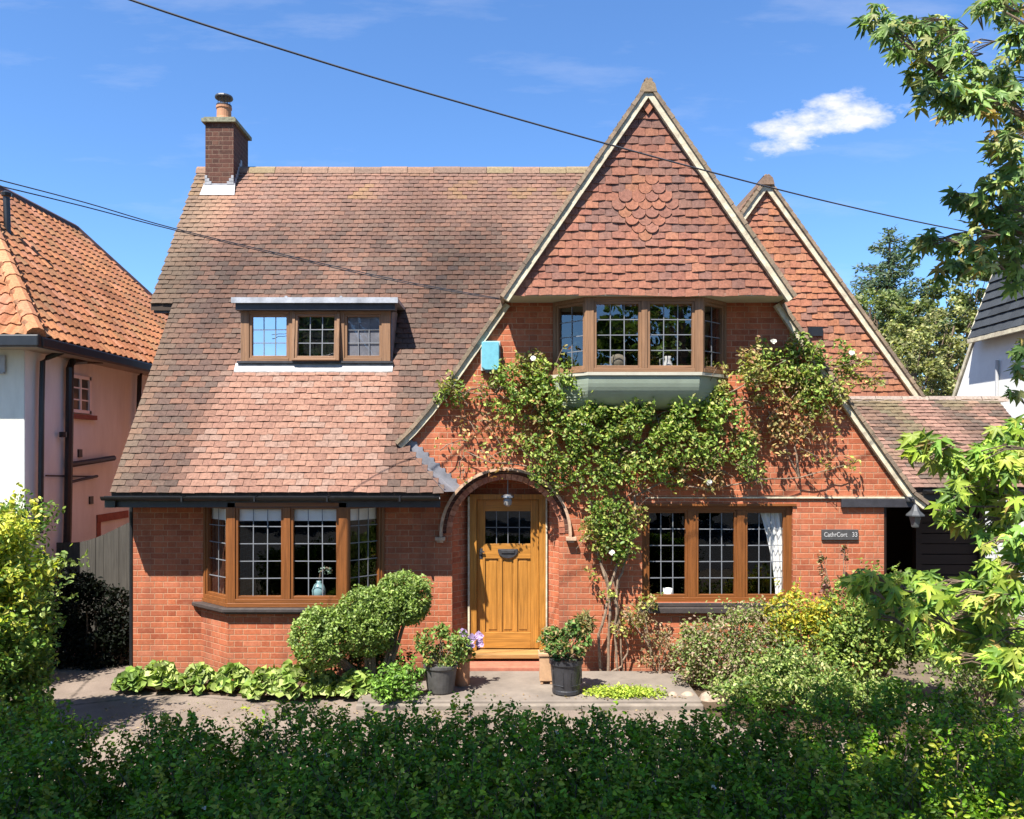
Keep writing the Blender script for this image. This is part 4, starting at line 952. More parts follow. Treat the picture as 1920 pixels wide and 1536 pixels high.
q = P(1025, 1280, -.8)
e = empty('tall_square_pot', (q.x, -.72, zb), 'tall square pale terracotta pot right of the doorstep', 'pot')
o = MB(); o.box(q.x-.085, q.x+.085, -.80, -.63, zb+.04, zb+.34); o.box(q.x-.1, q.x+.1, -.815, -.615, zb+.34, zb+.38)
for a in (-.075, .04):
    for b in (-.79, -.68): o.box(q.x+a, q.x+a+.035, b, b+.035, zb, zb+.04)
o.build('pot', M['terrac_light'], e, bevel=.008)
p, _ = clumpy((q.x, -.72, zb+.50), (.11, .1, .13), 10, 20, .05); leaves('foliage', p, .04, pick([(.26, .30, .08), (.36, .28, .14), (.2, .26, .07)], len(p)), 'oval', parent=e)
q = P(1062, 1302, -1.15)
pd_, zt = potplant('potted_evergreen', 'dark glossy evergreen in a round black pot right of the oak door', q.x, -1.12, zb, [(.145, 0), (.165, .015), (.165, .05), (.16, .06), (.185, .34), (.20, .35), (.20, .40), (.17, .40)], M['potblack'], (.27, .23, .25), [(.10, .19, .04), (.15, .25, .06), (.07, .13, .03), (.30, .22, .09)], 1500, .055, fz=.16)
for ob in pd_.children:
    if ob.name.startswith('pot') and ob.type == 'MESH': ob_pot = ob
o = MB()   # panel moulding on the black pot
for k in range(4):
    a0 = -math.pi/2+(k-.5)*1.3
    o.tube([(q.x+(.178)*math.cos(a0+da), -1.12+.178*math.sin(a0+da), zb+zz) for da, zz in ((-.4, .12), (-.4, .28), (.4, .28), (.4, .12), (-.4, .12))], .006, 5)
o.build('pot_moulding', M['potblack'], pd_)
# soil bed and litter
def bed_soil():
    k = NT('bed_soil'); k.col(k.mix(k.noise(9, 5, .7), (.07, .045, .03), (.20, .14, .09))); k.rough(.95, .1); k.bump(k.noise(40, 5, .7), .8, .03); return k.m
M['bed'] = bed_soil()
b = MB(); b.prism_z([(-4.95, -.02), (-4.9, -.72), (-3.4, -.95), (-1.76, -1.12), (-1.76, -.02)], -.03, .018); b.prism_z([(2.16, -.02), (2.16, -1.6), (2.6, -2.3), (4.86, -2.6), (4.86, -.02)], -.03, .03)
tag(b.build('flower_bed', M['bed']), kind='structure')
n = 900; c = np.stack([RNG.uniform(-4.6, 4.4, n), -1.2-np.abs(RNG.normal(size=n))*.9, np.full(n, .012)], 1); c[:, 2] += np.where((c[:, 0] > -1.75) & (c[:, 0] < 2.15) & (c[:, 1] > -1.42), .085, 0)
tag(leaves('leaf_litter', c, .035, pick([(.30, .20, .10), (.24, .15, .08), (.40, .30, .14), (.2, .22, .08)], n), 'oval', bias=(0, 0, 3), spread=.5), 'scattered dry leaf litter on the drive and paving', 'leaf litter', kind='stuff')
# ------------------------------------------------------------------ planting by the cottage
def shrub(name, label, cat, clumps, pal, ls, n, shape='oval', stems=None, mat=None, bias=(0, -.25, .6), group=None, w=None, cr=.4, shell=.6, base=None, stemr=.012):
    b0 = base or (clumps[0][0][0], clumps[0][0][1], 0)
    e = empty(name, b0, label, cat, group); pts = []; tot = sum(r[0]*r[2] if np.ndim(r) else r*r for c, r in clumps); tips = []
    for c, r in clumps:
        r3 = r if np.ndim(r) else (r, r, r); k = max(4, int(n*(r3[0]*r3[2])/tot)); nc = max(4, k//30)
        p, cc_ = clumpy(c, r3, nc, 30, min(r3)*cr, shell); pts.append(p); tips += list(cc_[:max(3, nc//5)])
    pts = [np.concatenate(pts)]; kv = np.array([noise.noise(Vector(q)*7.5) for q in pts[0]]); pts = [pts[0][kv > -.16]]
    for i in range(int(n/130)):
        q = Vector(random.choice(tips)); d = (q-Vector((b0[0], b0[1], q.z-.35))).normalized(); d = (d+Vector((random.gauss(0, .35), random.gauss(0, .3), .25))).normalized(); m_ = random.randint(6, 14)
        pts.append(np.array([tuple(q+d*(ls*.42*j)) for j in range(m_)])+RNG.normal(size=(m_, 3))*ls*.3)
    for c, r in clumps:
        r3 = np.array(r if np.ndim(r) else (r, r, r), float); k = int(.3*n*(r3[0]*r3[2])/tot); pts.append(blob(c, r3*.8, k, .05))
    pts = np.concatenate(pts); leaves('foliage', pts, ls, pick(pal, len(pts), w), shape, mat, e, bias)
    o = MB(); bx, by, bz = b0
    for q in (stems or tips[:28]):
        m_ = (bx+(q[0]-bx)*.35+random.uniform(-.05, .05), by+(q[1]-by)*.4, bz+(q[2]-bz)*.55)
        o.tube([(bx+random.uniform(-.03, .03), by+random.uniform(-.03, .03), bz-.02), m_, tuple(q)], [stemr, stemr*.75, stemr*.4], 5)
    o.build('stems', M['stem'], e)
    return e
# cloud-pruned box by the bay
A, B, Cc = P(601, 1196, -1.05), P(687, 1166, -.92), P(756, 1122, -.82)
BOX = [(.20, .29, .06), (.27, .36, .08), (.14, .22, .045), (.33, .41, .13)]
e = empty('topiary_shrub', (P(690, 1200, -.95).x, -.95, 0), 'cloud-pruned green shrub of three leaning balls beneath the bay window', 'shrub')
for c, r, n in ((A, (.35, .33, .37), 2600), (B, (.40, .34, .42), 3400), (Cc, (.34, .31, .32), 2600)):
    p1 = np.concatenate([blob(c, np.array(r)*(1+.0), n, .82), blob(c, np.array(r)*.8, n, .1)]); p2, _ = clumpy(c, np.array(r)*.97, 60, 26, .075, .85); p = np.concatenate([p1, p2]); kv = np.array([noise.noise(Vector(q_)*6.5) for q_ in p]); p = p[kv > -.32]
    leaves('ball', p, .045, pick(BOX, len(p)), 'oval', parent=e)
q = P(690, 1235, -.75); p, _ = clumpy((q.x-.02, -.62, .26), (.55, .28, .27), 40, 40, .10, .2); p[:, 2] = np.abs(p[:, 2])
leaves('shade_foliage', p, .05, pick([(.05, .09, .02), (.07, .12, .025), (.04, .07, .02)], len(p)), 'oval', parent=e)  # added leaves in darkened greens, painting the shade beneath the balls
o = MB(); bx, by = e.location.x, -.95
for c in (A, B, Cc):
    for k in range(3): o.tube([(bx+.08*k-.1, by, 0), (bx+(c.x-bx)*.45+.04*k, by+.02, .3), (c.x+.06*k-.05, c.y, c.z-.1)], [.035, .028, .018], 7)
o.build('trunk', M['bark'], e)
# big-leaved edging plants along the bay
HO = [(.22, .31, .06), (.30, .38, .09), (.15, .24, .045), (.38, .44, .15)]
hx = [(252, 1296, .17, 'darkest clump of broad green leaves at the house corner by the side gate'), (300, 1292, .22, 'second clump of broad pale leaves from the left in front of the bay'), (372, 1298, .20, 'low clump of lettuce-like leaves under the left bay panel'), (438, 1290, .20, 'middle clump of broad yellow-green leaves before the bay corner'), (500, 1292, .22, 'full clump of frilly pale leaves under the bay sill'), (553, 1286, .27, 'largest and tallest clump of frilly green leaves beside the topiary balls'), (612, 1305, .17, 'small open clump of pale leaves below the topiary shrub'), (668, 1300, .20, 'clump of upright cupped pale leaves right of the topiary, last of the row')]
for x, y, r, lab in hx:
    Yh = -.78 if x < 480 else -1.0
    q = P(x, y, Yh); e = empty('broad_leaved_plant', (q.x, q.y, 0), lab, 'plant', 'broad leaved plants edging the bed')
    n = int(170*r/.2); c = []; T_ = []; Bz = []
    for i in range(n):
        a = random.uniform(0, 2*math.pi); rr_ = r*math.sqrt(random.uniform(.02, 1)); z = .05+(1-(rr_/r)**2)*r*1.15*random.uniform(.75, 1)+.03
        c.append((q.x+rr_*math.cos(a)*1.15, q.y+rr_*math.sin(a), z)); T_.append((math.cos(a)*.8, math.sin(a)*.8, .9-1.1*rr_/r))
    leaves('leaves', c, .115, pick(HO if x > 270 else [(.12, .2, .04), (.2, .3, .05)], n), 'round', M['leaf_gloss'], e, (0, -.3, .5), .6, T=T_)
    o = MB()
    for i in range(9): o.tube([(q.x, q.y, 0), (c[i][0], c[i][1], c[i][2]-.02)], .008, 5, (.8, .9, .4))
    o.build('stalks', M['stem'], e)
q = P(750, 1270, -1.25); shrub('low_shrub', 'low bright green hebe bush between the pale leaves and the grey pot', 'shrub', [((q.x, -1.3, .20), (.31, .26, .24))], [(.16, .30, .04), (.22, .38, .06), (.12, .22, .04)], .055, 1500, base=(q.x, -1.3, 0), bias=(0, -.2, .9))
# lime moss patch
q = P(1172, 1302, -1.3); c = np.stack([q.x+RNG.normal(size=2600)*.21, -1.18+RNG.normal(size=2600)*.09, .095+np.abs(RNG.normal(size=2600))*.025], 1)
c = c[(np.abs(c[:, 0]-q.x) < .5) & (c[:, 1] > -1.40)]
o = leaves('moss_mat', c, .035, pick([(.38, .48, .05), (.46, .54, .07), (.28, .38, .05)], len(c)), 'oval', bias=(0, -.1, 1.2)); tag(o, 'flat lime green moss mat spreading over the paving by the rose stems', 'moss', kind='stuff')
# rubble stones right of the slab
sg_ = [(1290, 1290, .09), (1330, 1302, .11), (1262, 1305, .07), (1740, 1262, .12), (1765, 1290, .16), (1720, 1300, .1)]
for i, (x, y, r) in enumerate(sg_):
    q = P(x, y, -1.2 if x < 1500 else -1.6); o = MB(); pr = []
    o.lathe((q.x, q.y, 0), [(r*1.1, -.02), (r*1.2, .03), (r*.9, .09), (r*.4, .12)], 7, sy=.75)
    ob = o.build('rockery_stone', plain('pale_stone', (.45, .34, .25), .9, .3, 12, .6) if i == 0 else bpy.data.materials['pale_stone'], bevel=.01)
    tag(ob, ['pale rough stone right of the moss mat', 'larger tan stone at the foot of the pinkish shrub', 'small tan stone in front of the dry twigs', 'upper tan rock half hidden in the bed at the right', 'broad tan rock beside the hedge at the right', 'lower left tan rock of the three at the right'][i], 'stone', 'stones in the bed')

# climbing rose -----------------------------------------------------------------
rose = empty('climbing_rose', (1.38, -.25, 0), 'climbing rose spreading across the gable brickwork below the oriel window', 'climbing plant')
g_ = [(.17, .27, .045), (.25, .35, .06), (.11, .19, .03), (.33, .40, .08), (.36, .36, .10)]
y_ = [(.36, .40, .09), (.28, .34, .07), (.42, .38, .12), (.34, .24, .09)]
r_ = [(.42, .20, .09), (.50, .30, .13), (.32, .28, .09), (.44, .36, .15), (.34, .16, .08)]
B_ = [  # px, py, radius px, leaves, palette
 (958,712,36,180,'g'),(1000,695,36,200,'y'),(1040,715,40,260,'g'),(1080,752,46,330,'g'),(1062,815,50,300,'g'),(1108,805,55,420,'g'),(960,760,34,130,'g'),(1000,800,44,130,'r'),(975,840,34,70,'g'),(1020,860,40,150,'g'),
 (1130,752,30,170,'g'),(1170,785,44,330,'g'),(1182,845,52,400,'g'),(1232,780,46,340,'g'),(1240,840,52,400,'g'),(1292,775,42,320,'g'),(1302,830,48,330,'g'),(1340,715,32,190,'y'),(1352,775,42,300,'g'),
 (1372,835,46,260,'g'),(1290,880,34,140,'r'),(1340,885,34,110,'r'),(1250,895,30,80,'g'),(1400,700,30,140,'y'),(1420,760,44,170,'r'),(1460,730,44,170,'y'),(1480,790,44,160,'r'),(1440,830,40,120,'r'),(1400,860,34,90,'g'),
 (1015,752,34,170,'g'),(1130,792,34,170,'g'),(1205,758,30,170,'g'),(1265,752,30,170,'g'),(1320,748,30,150,'g'),(1420,725,34,150,'y'),(1500,730,34,150,'y'),(1430,662,24,60,'g'),(1395,672,20,36,'r'),(1475,680,30,90,'g'),(1520,690,38,200,'g'),(1562,675,36,190,'g'),(1560,720,34,150,'y'),(1530,745,36,140,'g'),(1500,650,24,70,'g'),(1600,690,30,80,'y'),(1632,710,22,36,'y'),(1510,820,36,70,'r'),(1560,770,26,50,'r'),
 (1120,880,40,200,'g'),(1165,890,34,120,'g'),(1080,870,30,110,'g'),(1025,905,26,46,'g'),(1070,910,30,70,'g'),
 (1010,748,40,110,'r'),(1052,792,36,100,'r'),(1115,850,40,90,'r'),(1335,880,46,130,'r'),(1425,805,46,150,'r'),(1462,760,40,110,'r'),(1250,860,40,70,'r'),(838,718,20,44,'y'),(860,742,24,40,'g'),(830,745,16,24,'g'),(895,728,28,20,'y'),(930,740,28,40,'g'),(880,790,36,24,'r'),(850,830,30,16,'y'),(900,845,32,18,'y'),(930,800,28,24,'r'),(870,880,22,8,'y'),(925,885,26,14,'r'),
 (1140,965,38,250,'g'),(1118,1000,30,130,'y'),(1160,1010,38,240,'g'),(1190,970,24,60,'y'),(1150,1040,24,90,'g'),(1112,1075,14,16,'y'),(1138,1110,20,26,'y'),(1190,1160,26,50,'y'),(1215,1130,18,26,'y'),(1165,1180,20,26,'y'),(1205,920,24,26,'y'),(1560,860,22,14,'r'),(1600,870,18,10,'y'),(1420,900,20,20,'g')]
pts = []; cl = []; PAL = dict(g=g_, y=y_, r=r_)
for x, y, rad, n, pal in B_:
    n = int(n*2.6*(.8 if rad > 40 else 1)) if pal != 'r' else int(n*2.3)
    dp = .30 if rad > 33 and pal == 'g' else .17
    if x > 1500 and y < 780: dp = .2
    c = P(x, y, -.06-dp/2); r = rad/146.*1.22
    p = blob((c.x, c.y, c.z), (r, dp*.6, r), n, .15); p[:, 1] = np.minimum(p[:, 1], -.03)
    if y < 705 and 1030 < x < 1420: p[:, 1] -= .30
    pts.append(p); cl.append(pick(PAL[pal], n))
WISP = []
for (x0, y0), (dx, dy) in [((1560,690),(80,-10)),((1600,700),(60,25)),((1540,760),(40,60)),((1480,650),(10,-30)),((1430,670),(-10,-40)),((1395,690),(-5,-35)),((1380,870),(50,30)),((1500,840),(60,40)),((1300,890),(40,28)),((1040,690),(20,-45)),((990,690),(-20,-30)),((930,730),(-60,-10)),((870,740),(-50,-25)),((960,840),(-60,30)),((1130,750),(10,-30)),((1250,760),(-10,-32)),((1330,720),(14,-30)),((1600,690),(40,-25)),((1520,680),(20,-45)),((1190,960),(30,-30)),((1210,1150),(30,-40)),((1110,1000),(-30,30))]:
    a = P(x0, y0, -.2); b = P(x0+dx, y0+dy, -.28); WISP.append((a, b)); k = 26
    for j in range(k):
        q = a.lerp(b, j/k); pts.append((np.array(q)+RNG.normal(size=3)*.022)[None, :]); cl.append(np.array([random.choice(g_+r_+y_)]))
pts = np.concatenate(pts); cl = np.concatenate(cl)
nzv = np.array([noise.noise(Vector(p)*4.5) for p in pts]); keep = nzv > -.17; pts, cl = pts[keep], cl[keep]
leaves('foliage', pts, .058, cl, 'oval', parent=rose, bias=(0, -.5, .5))
def rp(pl_, Y=-.09): return [P(x, y, Y-(.02 if i else 0)) for i, (x, y) in enumerate(pl_)]
o = MB()
ST = [([(1128,1272),(1122,1190),(1138,1130),(1160,1050),(1152,960),(1150,900),(1165,850)], .022), ([(1140,1274),(1142,1180),(1140,1100),(1122,1040),(1118,960),(1090,905),(1030,880),(960,870)], .020),
 ([(1160,1274),(1152,1180),(1158,1090),(1178,1040),(1195,985),(1190,930),(1240,905),(1330,918),(1420,900),(1498,896)], .018), ([(1130,1270),(1165,1250),(1178,1215),(1160,1160),(1150,1090)], .014),
 ([(1172,1274),(1164,1200),(1150,1120),(1128,1060),(1110,1030),(1116,990)], .012), ([(1155,905),(1120,850),(1060,800),(1000,760),(930,740),(850,735)], .013), ([(1165,860),(1200,800),(1280,770),(1360,740),(1440,700),(1540,690),(1620,705)], .014),
 ([(1498,896),(1490,840),(1510,790),(1540,740)], .014), ([(1498,896),(1470,830),(1440,770)], .010), ([(1420,900),(1400,850),(1370,800)], .010), ([(1240,905),(1220,860),(1200,820)], .01), ([(1150,960),(1190,920),(1215,890)], .009),
 ([(960,870),(920,868),(870,845)], .012), ([(960,870),(930,820),(900,780)], .007), ([(1498,896),(1560,880),(1600,868)], .008), ([(1090,905),(1060,860),(1040,820)], .01), ([(1330,918),(1310,880),(1290,850)], .008), ([(1540,740),(1570,700),(1590,680)], .008), ([(1560,860),(1530,800),(1520,760)], .006), ([(870,845),(860,880),(868,905)], .006)]
for pl_, r in ST:
    pp_ = rp(pl_); q = [pp_[0]]
    for a, b in zip(pp_, pp_[1:]):
        for k in (1, 2, 3): v = a.lerp(b, k/3); q.append(v+Vector((random.uniform(-.018, .018), random.uniform(-.03, .01), random.uniform(-.012, .012))) if k < 3 else v)
    o.tube(q, [r*(1-.55*i/len(q)) for i in range(len(q))], 7)
for a, b in WISP: o.tube([a, (a+b)/2+Vector((0, -.03, .03)), b], [.006, .004, .002], 4)
for i in range(190):
    x, y, rad, n, pal = random.choice(B_); a = P(x, y, -.1); b = P(x+random.uniform(-rad, rad), y+random.uniform(-rad, rad)*.8, -.16); o.tube([a, (a+b)/2+Vector((0, -.03, .02)), b], .0065, 4)
o.build('stems', M['stem'], rose)
for (x, y) in ((1147, 1036), (1597, 662), (1450, 640), (1000, 672), (1095, 795), (1330, 905)):
    c = P(x, y, -.26); fc = []; fT = []
    for k in range(9): a = k*.8; fc.append((c.x+.014*math.cos(a), c.y, c.z+.014*math.sin(a))); fT.append((math.cos(a), -.5, math.sin(a)))
    leaves('flower', fc, .042, (.85, .82, .76), 'round', M['petal'], rose, (0, -1, .3), .3, T=fT)

# right hand bed --------------------------------------------------------------------
DRY = [(.34, .22, .13), (.28, .20, .11), (.40, .28, .17), (.22, .22, .08)]
q = P(1235, 1230, -.35); shrub('dry_shrub', 'dry brownish twiggy shrub against the brick under the left end of the right window', 'shrub', [((q.x, -.3, .45), (.33, .16, .36)), ((q.x-.22, -.3, .78), (.26, .14, .16))], DRY, .04, 700, base=(q.x, -.3, 0), cr=.5, shell=.2)
q = P(1070, 1155, -.25)
tag(leaves('grass_tuft', blob((P(1095, 1170, -.25).x, -.3, P(1095, 1170, -.3).z), (.14, .1, .14), 160), .17, (.22, .20, .07), 'blade', bias=(0, -.5, .5)), 'thin brownish grassy tuft behind the black pot', 'plant')
PK = [(.27, .30, .10), (.34, .26, .16), (.22, .30, .08), (.42, .30, .22), (.18, .26, .06)]
shrub('spirea_shrub', 'rounded pinkish-green spirea bush under the middle of the right window', 'shrub', [(P(1345, 1215, -.7), (.42, .36, .48)), (P(1425, 1200, -.7), (.42, .36, .46)), (P(1400, 1265, -1.0), (.5, .3, .24)), (P(1300, 1235, -.8), (.24, .25, .34))], PK, .045, 9500, base=(P(1380, 1200, -.7).x, -.7, 0), bias=(0, -.3, .5))
YL = [(.52, .46, .04), (.60, .46, .05), (.36, .42, .05), (.50, .38, .04), (.22, .32, .05), (.28, .36, .06)]
shrub('golden_shrub', 'bright golden-yellow shrub below the right end of the right window', 'shrub', [(P(1490, 1165, -.8), (.38, .3, .30)), (P(1545, 1185, -.85), (.28, .26, .38))], YL, .05, 4200, base=(P(1510, 1200, -.8).x, -.8, 0), bias=(0, -.3, .6))
DK = [(.10, .16, .03), (.18, .26, .05), (.32, .38, .09), (.26, .34, .06)]
shrub('dark_leaved_shrub', 'dark glossy shrub in front of the side passage under the lantern', 'shrub', [(P(1640, 1160, -1.1), (.52, .36, .60)), (P(1590, 1220, -1.2), (.40, .3, .36)), (P(1705, 1170, -1.3), (.42, .3, .50))], DK, .055, 8000, base=(P(1640, 1200, -1.1).x, -1.1, 0), mat=M['leaf_gloss'])
RD = [(.26, .10, .08), (.32, .18, .10), (.22, .22, .08)]
shrub('red_tipped_shrub', 'thin reddish-tipped stems standing against the wall below the house sign', 'shrub', [(P(1565, 1110, -.3), (.36, .15, .22)), (P(1535, 1060, -.2), (.08, .08, .16)), (P(1585, 1050, -.2), (.05, .06, .24)), (P(1690, 1085, -.6), (.34, .12, .10))], RD, .045, 420, base=(P(1580, 1150, -.3).x, -.3, 0), cr=.5, shell=.1, stemr=.007)
VR = [(.32, .38, .10), (.20, .29, .06), (.44, .46, .18), (.13, .21, .045), (.10, .17, .035)]
shrub('variegated_ground_plant', 'low cream and green variegated plants spilling over the front of the right bed', 'plant', [(P(1420, 1290, -1.7), (.5, .3, .18)), (P(1530, 1292, -1.8), (.5, .3, .22)), (P(1630, 1300, -1.9), (.4, .3, .18)), (P(1480, 1250, -1.5), (.4, .3, .22))], VR, .045, 8500, base=(P(1520, 1290, -1.7).x, -1.7, 0), bias=(0, -.3, .8))
shrub('trailing_shrub', 'mid-green trailing shrub at the far right of the bed', 'shrub', [(P(1850, 1235, -2.0), (.6, .4, .45)), (P(1780, 1190, -1.6), (.40, .3, .35))], [(.20, .28, .06), (.26, .30, .09), (.14, .2, .05)], .05, 5200, base=(P(1850, 1250, -2.).x, -2, 0))

# left golden conifer hedge shrub ---------------------------------------------------------
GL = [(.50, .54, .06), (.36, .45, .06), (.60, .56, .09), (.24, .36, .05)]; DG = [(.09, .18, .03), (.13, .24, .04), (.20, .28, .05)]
e = empty('golden_privet', (-5.45, -2.6, 0), 'tall shaggy golden-green privet at the left edge in front of the cream house', 'shrub')
pts = []; cl = []
for i in range(820):
    z = random.uniform(.05, 2.25)*1.0; w_ = .80 if z < 1.7 else .80-.5*(z-1.7)/.7
    a = random.uniform(0, 2*math.pi); rr_ = random.uniform(.35, 1)
    c = (-5.42+w_*rr_*math.cos(a), -2.6+.8*w_*rr_*math.sin(a)*1.2, z); n = 38
    p = blob(c, (.14, .14, .15), n, .2); pts.append(p)
    f_ = sstep(.9, 1.9, z+random.uniform(-.35, .35)); cl.append(np.where(RNG.random((n, 1)) < f_, pick(GL, n), pick(DG, n)))  # leaf colour carries the sunlit golden top and the shaded lower part
for i in range(260):
    z = random.uniform(.05, 2.3); a = random.uniform(0, 6.283); rr_ = random.uniform(.3, 1); c = (-6.35+.48*rr_*math.cos(a), -.55+.75*rr_*math.sin(a), z); p = blob(c, (.16, .16, .17), 34, .2); pts.append(p); cl.append(pick(DG, 34))
for i in range(60):     # leading shoots
    a0 = Vector((-5.42+random.uniform(-.55, .62), -2.6+random.uniform(-.5, .4), random.uniform(1.8, 2.3))); d = Vector((random.uniform(-.1, .5), random.uniform(-.2, .2), 1)).normalized()
    for k in range(18): pts.append((np.array(a0+d*(.018*k))+RNG.normal(size=3)*.022)[None, :]); cl.append(np.array([random.choice(GL[:1]+GL[2:3])]))
for i in range(8):      # side sprays at the gate
    a0 = Vector((-4.75, -2.5+random.uniform(-.4, .4), random.uniform(1.2, 1.75))); d = Vector((1, 0, random.uniform(.1, .6))).normalized()
    for k in range(20): pts.append((np.array(a0+d*(.02*k))+RNG.normal(size=3)*.025)[None, :]); cl.append(np.array([random.choice([(.2, .28, .07), (.3, .36, .1)])]))
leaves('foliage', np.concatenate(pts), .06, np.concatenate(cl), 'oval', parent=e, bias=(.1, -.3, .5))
o = MB()
for i in range(14): a = random.uniform(-.5, .5); o.tube([(-5.45+a*.3, -2.6, 0), (-5.45+a*.8, -2.6+random.uniform(-.3, .3), 1), (-5.45+a, -2.6+random.uniform(-.4, .4), 2.0)], [.03, .02, .01], 6)
o.build('stems', M['bark'], e)

# added shrub with near-black leaves in place of the deep shade at the gate
e = empty('shade_standin_shrub', (-5.8, .45, 0), 'near-black shrub standing in for the deep shade in front of the side gate', 'shrub')
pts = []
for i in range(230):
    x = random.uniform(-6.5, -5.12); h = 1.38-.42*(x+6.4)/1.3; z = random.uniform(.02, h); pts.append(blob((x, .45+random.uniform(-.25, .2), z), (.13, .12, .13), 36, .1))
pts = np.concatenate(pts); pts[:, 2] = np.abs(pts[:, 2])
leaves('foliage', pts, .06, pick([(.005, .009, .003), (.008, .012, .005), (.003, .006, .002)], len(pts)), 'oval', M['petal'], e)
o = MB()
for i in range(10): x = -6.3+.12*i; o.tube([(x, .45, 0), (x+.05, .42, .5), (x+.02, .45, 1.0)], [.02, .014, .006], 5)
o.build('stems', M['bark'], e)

# foreground hedge ---------------------------------------------------------------------------
HG = [(.08, .17, .006), (.11, .22, .008), (.16, .27, .012), (.09, .19, .008), (.22, .30, .02), (.27, .29, .03)]
hedge = empty('hedge', (0, -5.6, 0), 'long dark green clipped hedge running across the foreground', 'hedge')
def htop(x, y):
    px = PX+x*FPX/(DIST+y)
    d = .0
    base = 1.00+.05*noise.noise(Vector((x*1.3, y*1.3, 0)))+.06*noise.noise(Vector((x*4, y*4, 2)))
    xs = x*5.2/(DIST+y); base -= .34*math.exp(-((xs+2.62)/.17)**2)*sstep(-6.5, -5.8, y)+.26*math.exp(-((xs+1.80)/.12)**2)*sstep(-6.2, -5.5, y)
    base += .10*sstep(1.0, 2.4, x)+.12*noise.noise(Vector((x*1.9+5, y*1.2, 7)))
    return base
pts = []; cl = []; T_ = []; st = MB()
for i in range(8200):
    x = random.uniform(-4.6, 3.6); y = random.uniform(-6.95, -4.6)-.1*math.sin(x*2); h = htop(x, y)
    top = random.random() < .72; z = h+random.uniform(-.10, .03) if top else random.uniform(.35, max(.4, h-.05))
    if not top and random.random() < .5: y = -4.62-random.uniform(0, .2)
    d = Vector((random.gauss(0, .45), random.gauss(-.05, .35), 1)).normalized(); L0 = random.uniform(.07, .17)
    if top and random.random() < .04: L0 = random.uniform(.18, .34)
    k = int(L0/.0115); c_ = np.array(random.choice(HG))*random.uniform(.7, 1.35)
    s0 = Vector((x, y, z-L0*.5))
    for j in range(k):
        p = s0+d*(L0*j/k); a = j*2.4; rd = Vector((math.cos(a), math.sin(a), .35)); pts.append(p+rd*.014); T_.append(rd); cl.append(c_*(1+.25*(j/k)))
    if i % 4 == 0: st.tube([s0-d*.1, s0+d*L0], .0025, 4)
leaves('foliage', pts, .039, cl, 'oval', M['leaf_gloss'], hedge, (0, -.3, .7), .9, T=T_, smin=.45)
NI = 78000
inn = np.stack([RNG.uniform(-4.6, 3.6, NI), RNG.uniform(-6.9, -4.75, NI), RNG.uniform(.15, .90, NI)], 1)
inn = inn[np.array([q[2] < htop(q[0], q[1])-.03 for q in inn])]
leaves('inner_foliage', inn, .058, pick(HG, len(inn)), 'oval', M['leaf_gloss'], hedge)
for i in range(160):
    x = random.uniform(-4.5, 3.5); y = random.uniform(-6.7, -4.9); st.tube([(x, y, 0), (x+random.uniform(-.1, .1), y, .5), (x+random.uniform(-.2, .2), y+random.uniform(-.1, .1), htop(x, y)-.05)], [.012, .008, .004], 5)
st.build('stems', M['bark'], hedge)
fc = []
for i in range(22):
    x = random.uniform(-4.3, 2.8); y = random.uniform(-6.3, -4.7); c = np.array((x, y, htop(x, y)+random.uniform(0, .05))); fc += [c+RNG.normal(size=3)*.006 for _ in range(4)]
leaves('blossom', fc, .014, (.62, .58, .50), 'round', M['petal'], hedge)

# ------------------------------------------------------------------ trees
def tree(name, label, base, trunk_pts, tr, crowns, pal, ls, n, cat='tree', shape='oval', group=None, cr=.28, shell=.5, limbs=True, mat=None):
    e = empty(name, base, label, cat, group); o = MB(); o.tube(trunk_pts, tr, 10)
    fork = Vector(trunk_pts[-2])
    if limbs:
        for c, r in crowns:
            c = Vector(c); rad = min(r) if np.ndim(r) else r
            o.tube([fork, fork.lerp(c, .5)+Vector((0, 0, .1*rad)), c+Vector((0, 0, -.2*rad))], [tr[-1]*.9, tr[-1]*.5, tr[-1]*.2], 7)
            for k in range(4):
                q = c+Vector((random.uniform(-1, 1), random.uniform(-1, 1), random.uniform(-.4, 1)))*rad*.7; o.tube([fork.lerp(c, .6), (fork.lerp(c, .6)+q)/2+Vector((0, 0, .05)), q], [tr[-1]*.35, tr[-1]*.2, tr[-1]*.08], 5)
    o.build('trunk', M['bark'], e)
    tot = sum(np.prod(r)**(2/3) if np.ndim(r) else r*r for c, r in crowns); pts = []; cl = []
    for c, r in crowns:
        k = int(n*((np.prod(r)**(2/3) if np.ndim(r) else r*r)/tot)); per = 36; nc = max(5, k//per)
        rr_ = np.array(r if np.ndim(r) else (r, r, r), float); cc_ = blob(c, rr_, nc, shell)
        for q in cc_:
            p = blob(q, rr_.min()*cr*random.uniform(.6, 1.3)*np.array((1.2, 1.2, .8)), per, .2); pts.append(p); cl.append(pick(pal, per)*random.uniform(.7, 1.3))
    leaves('crown', np.concatenate(pts), ls, np.concatenate(cl), shape, mat, e)
    return e
FR = [(.16, .21, .07), (.20, .24, .08), (.26, .28, .10), (.13, .17, .06)]
OL = [(.27, .28, .10), (.33, .33, .12), (.21, .24, .08), (.29, .27, .11)]
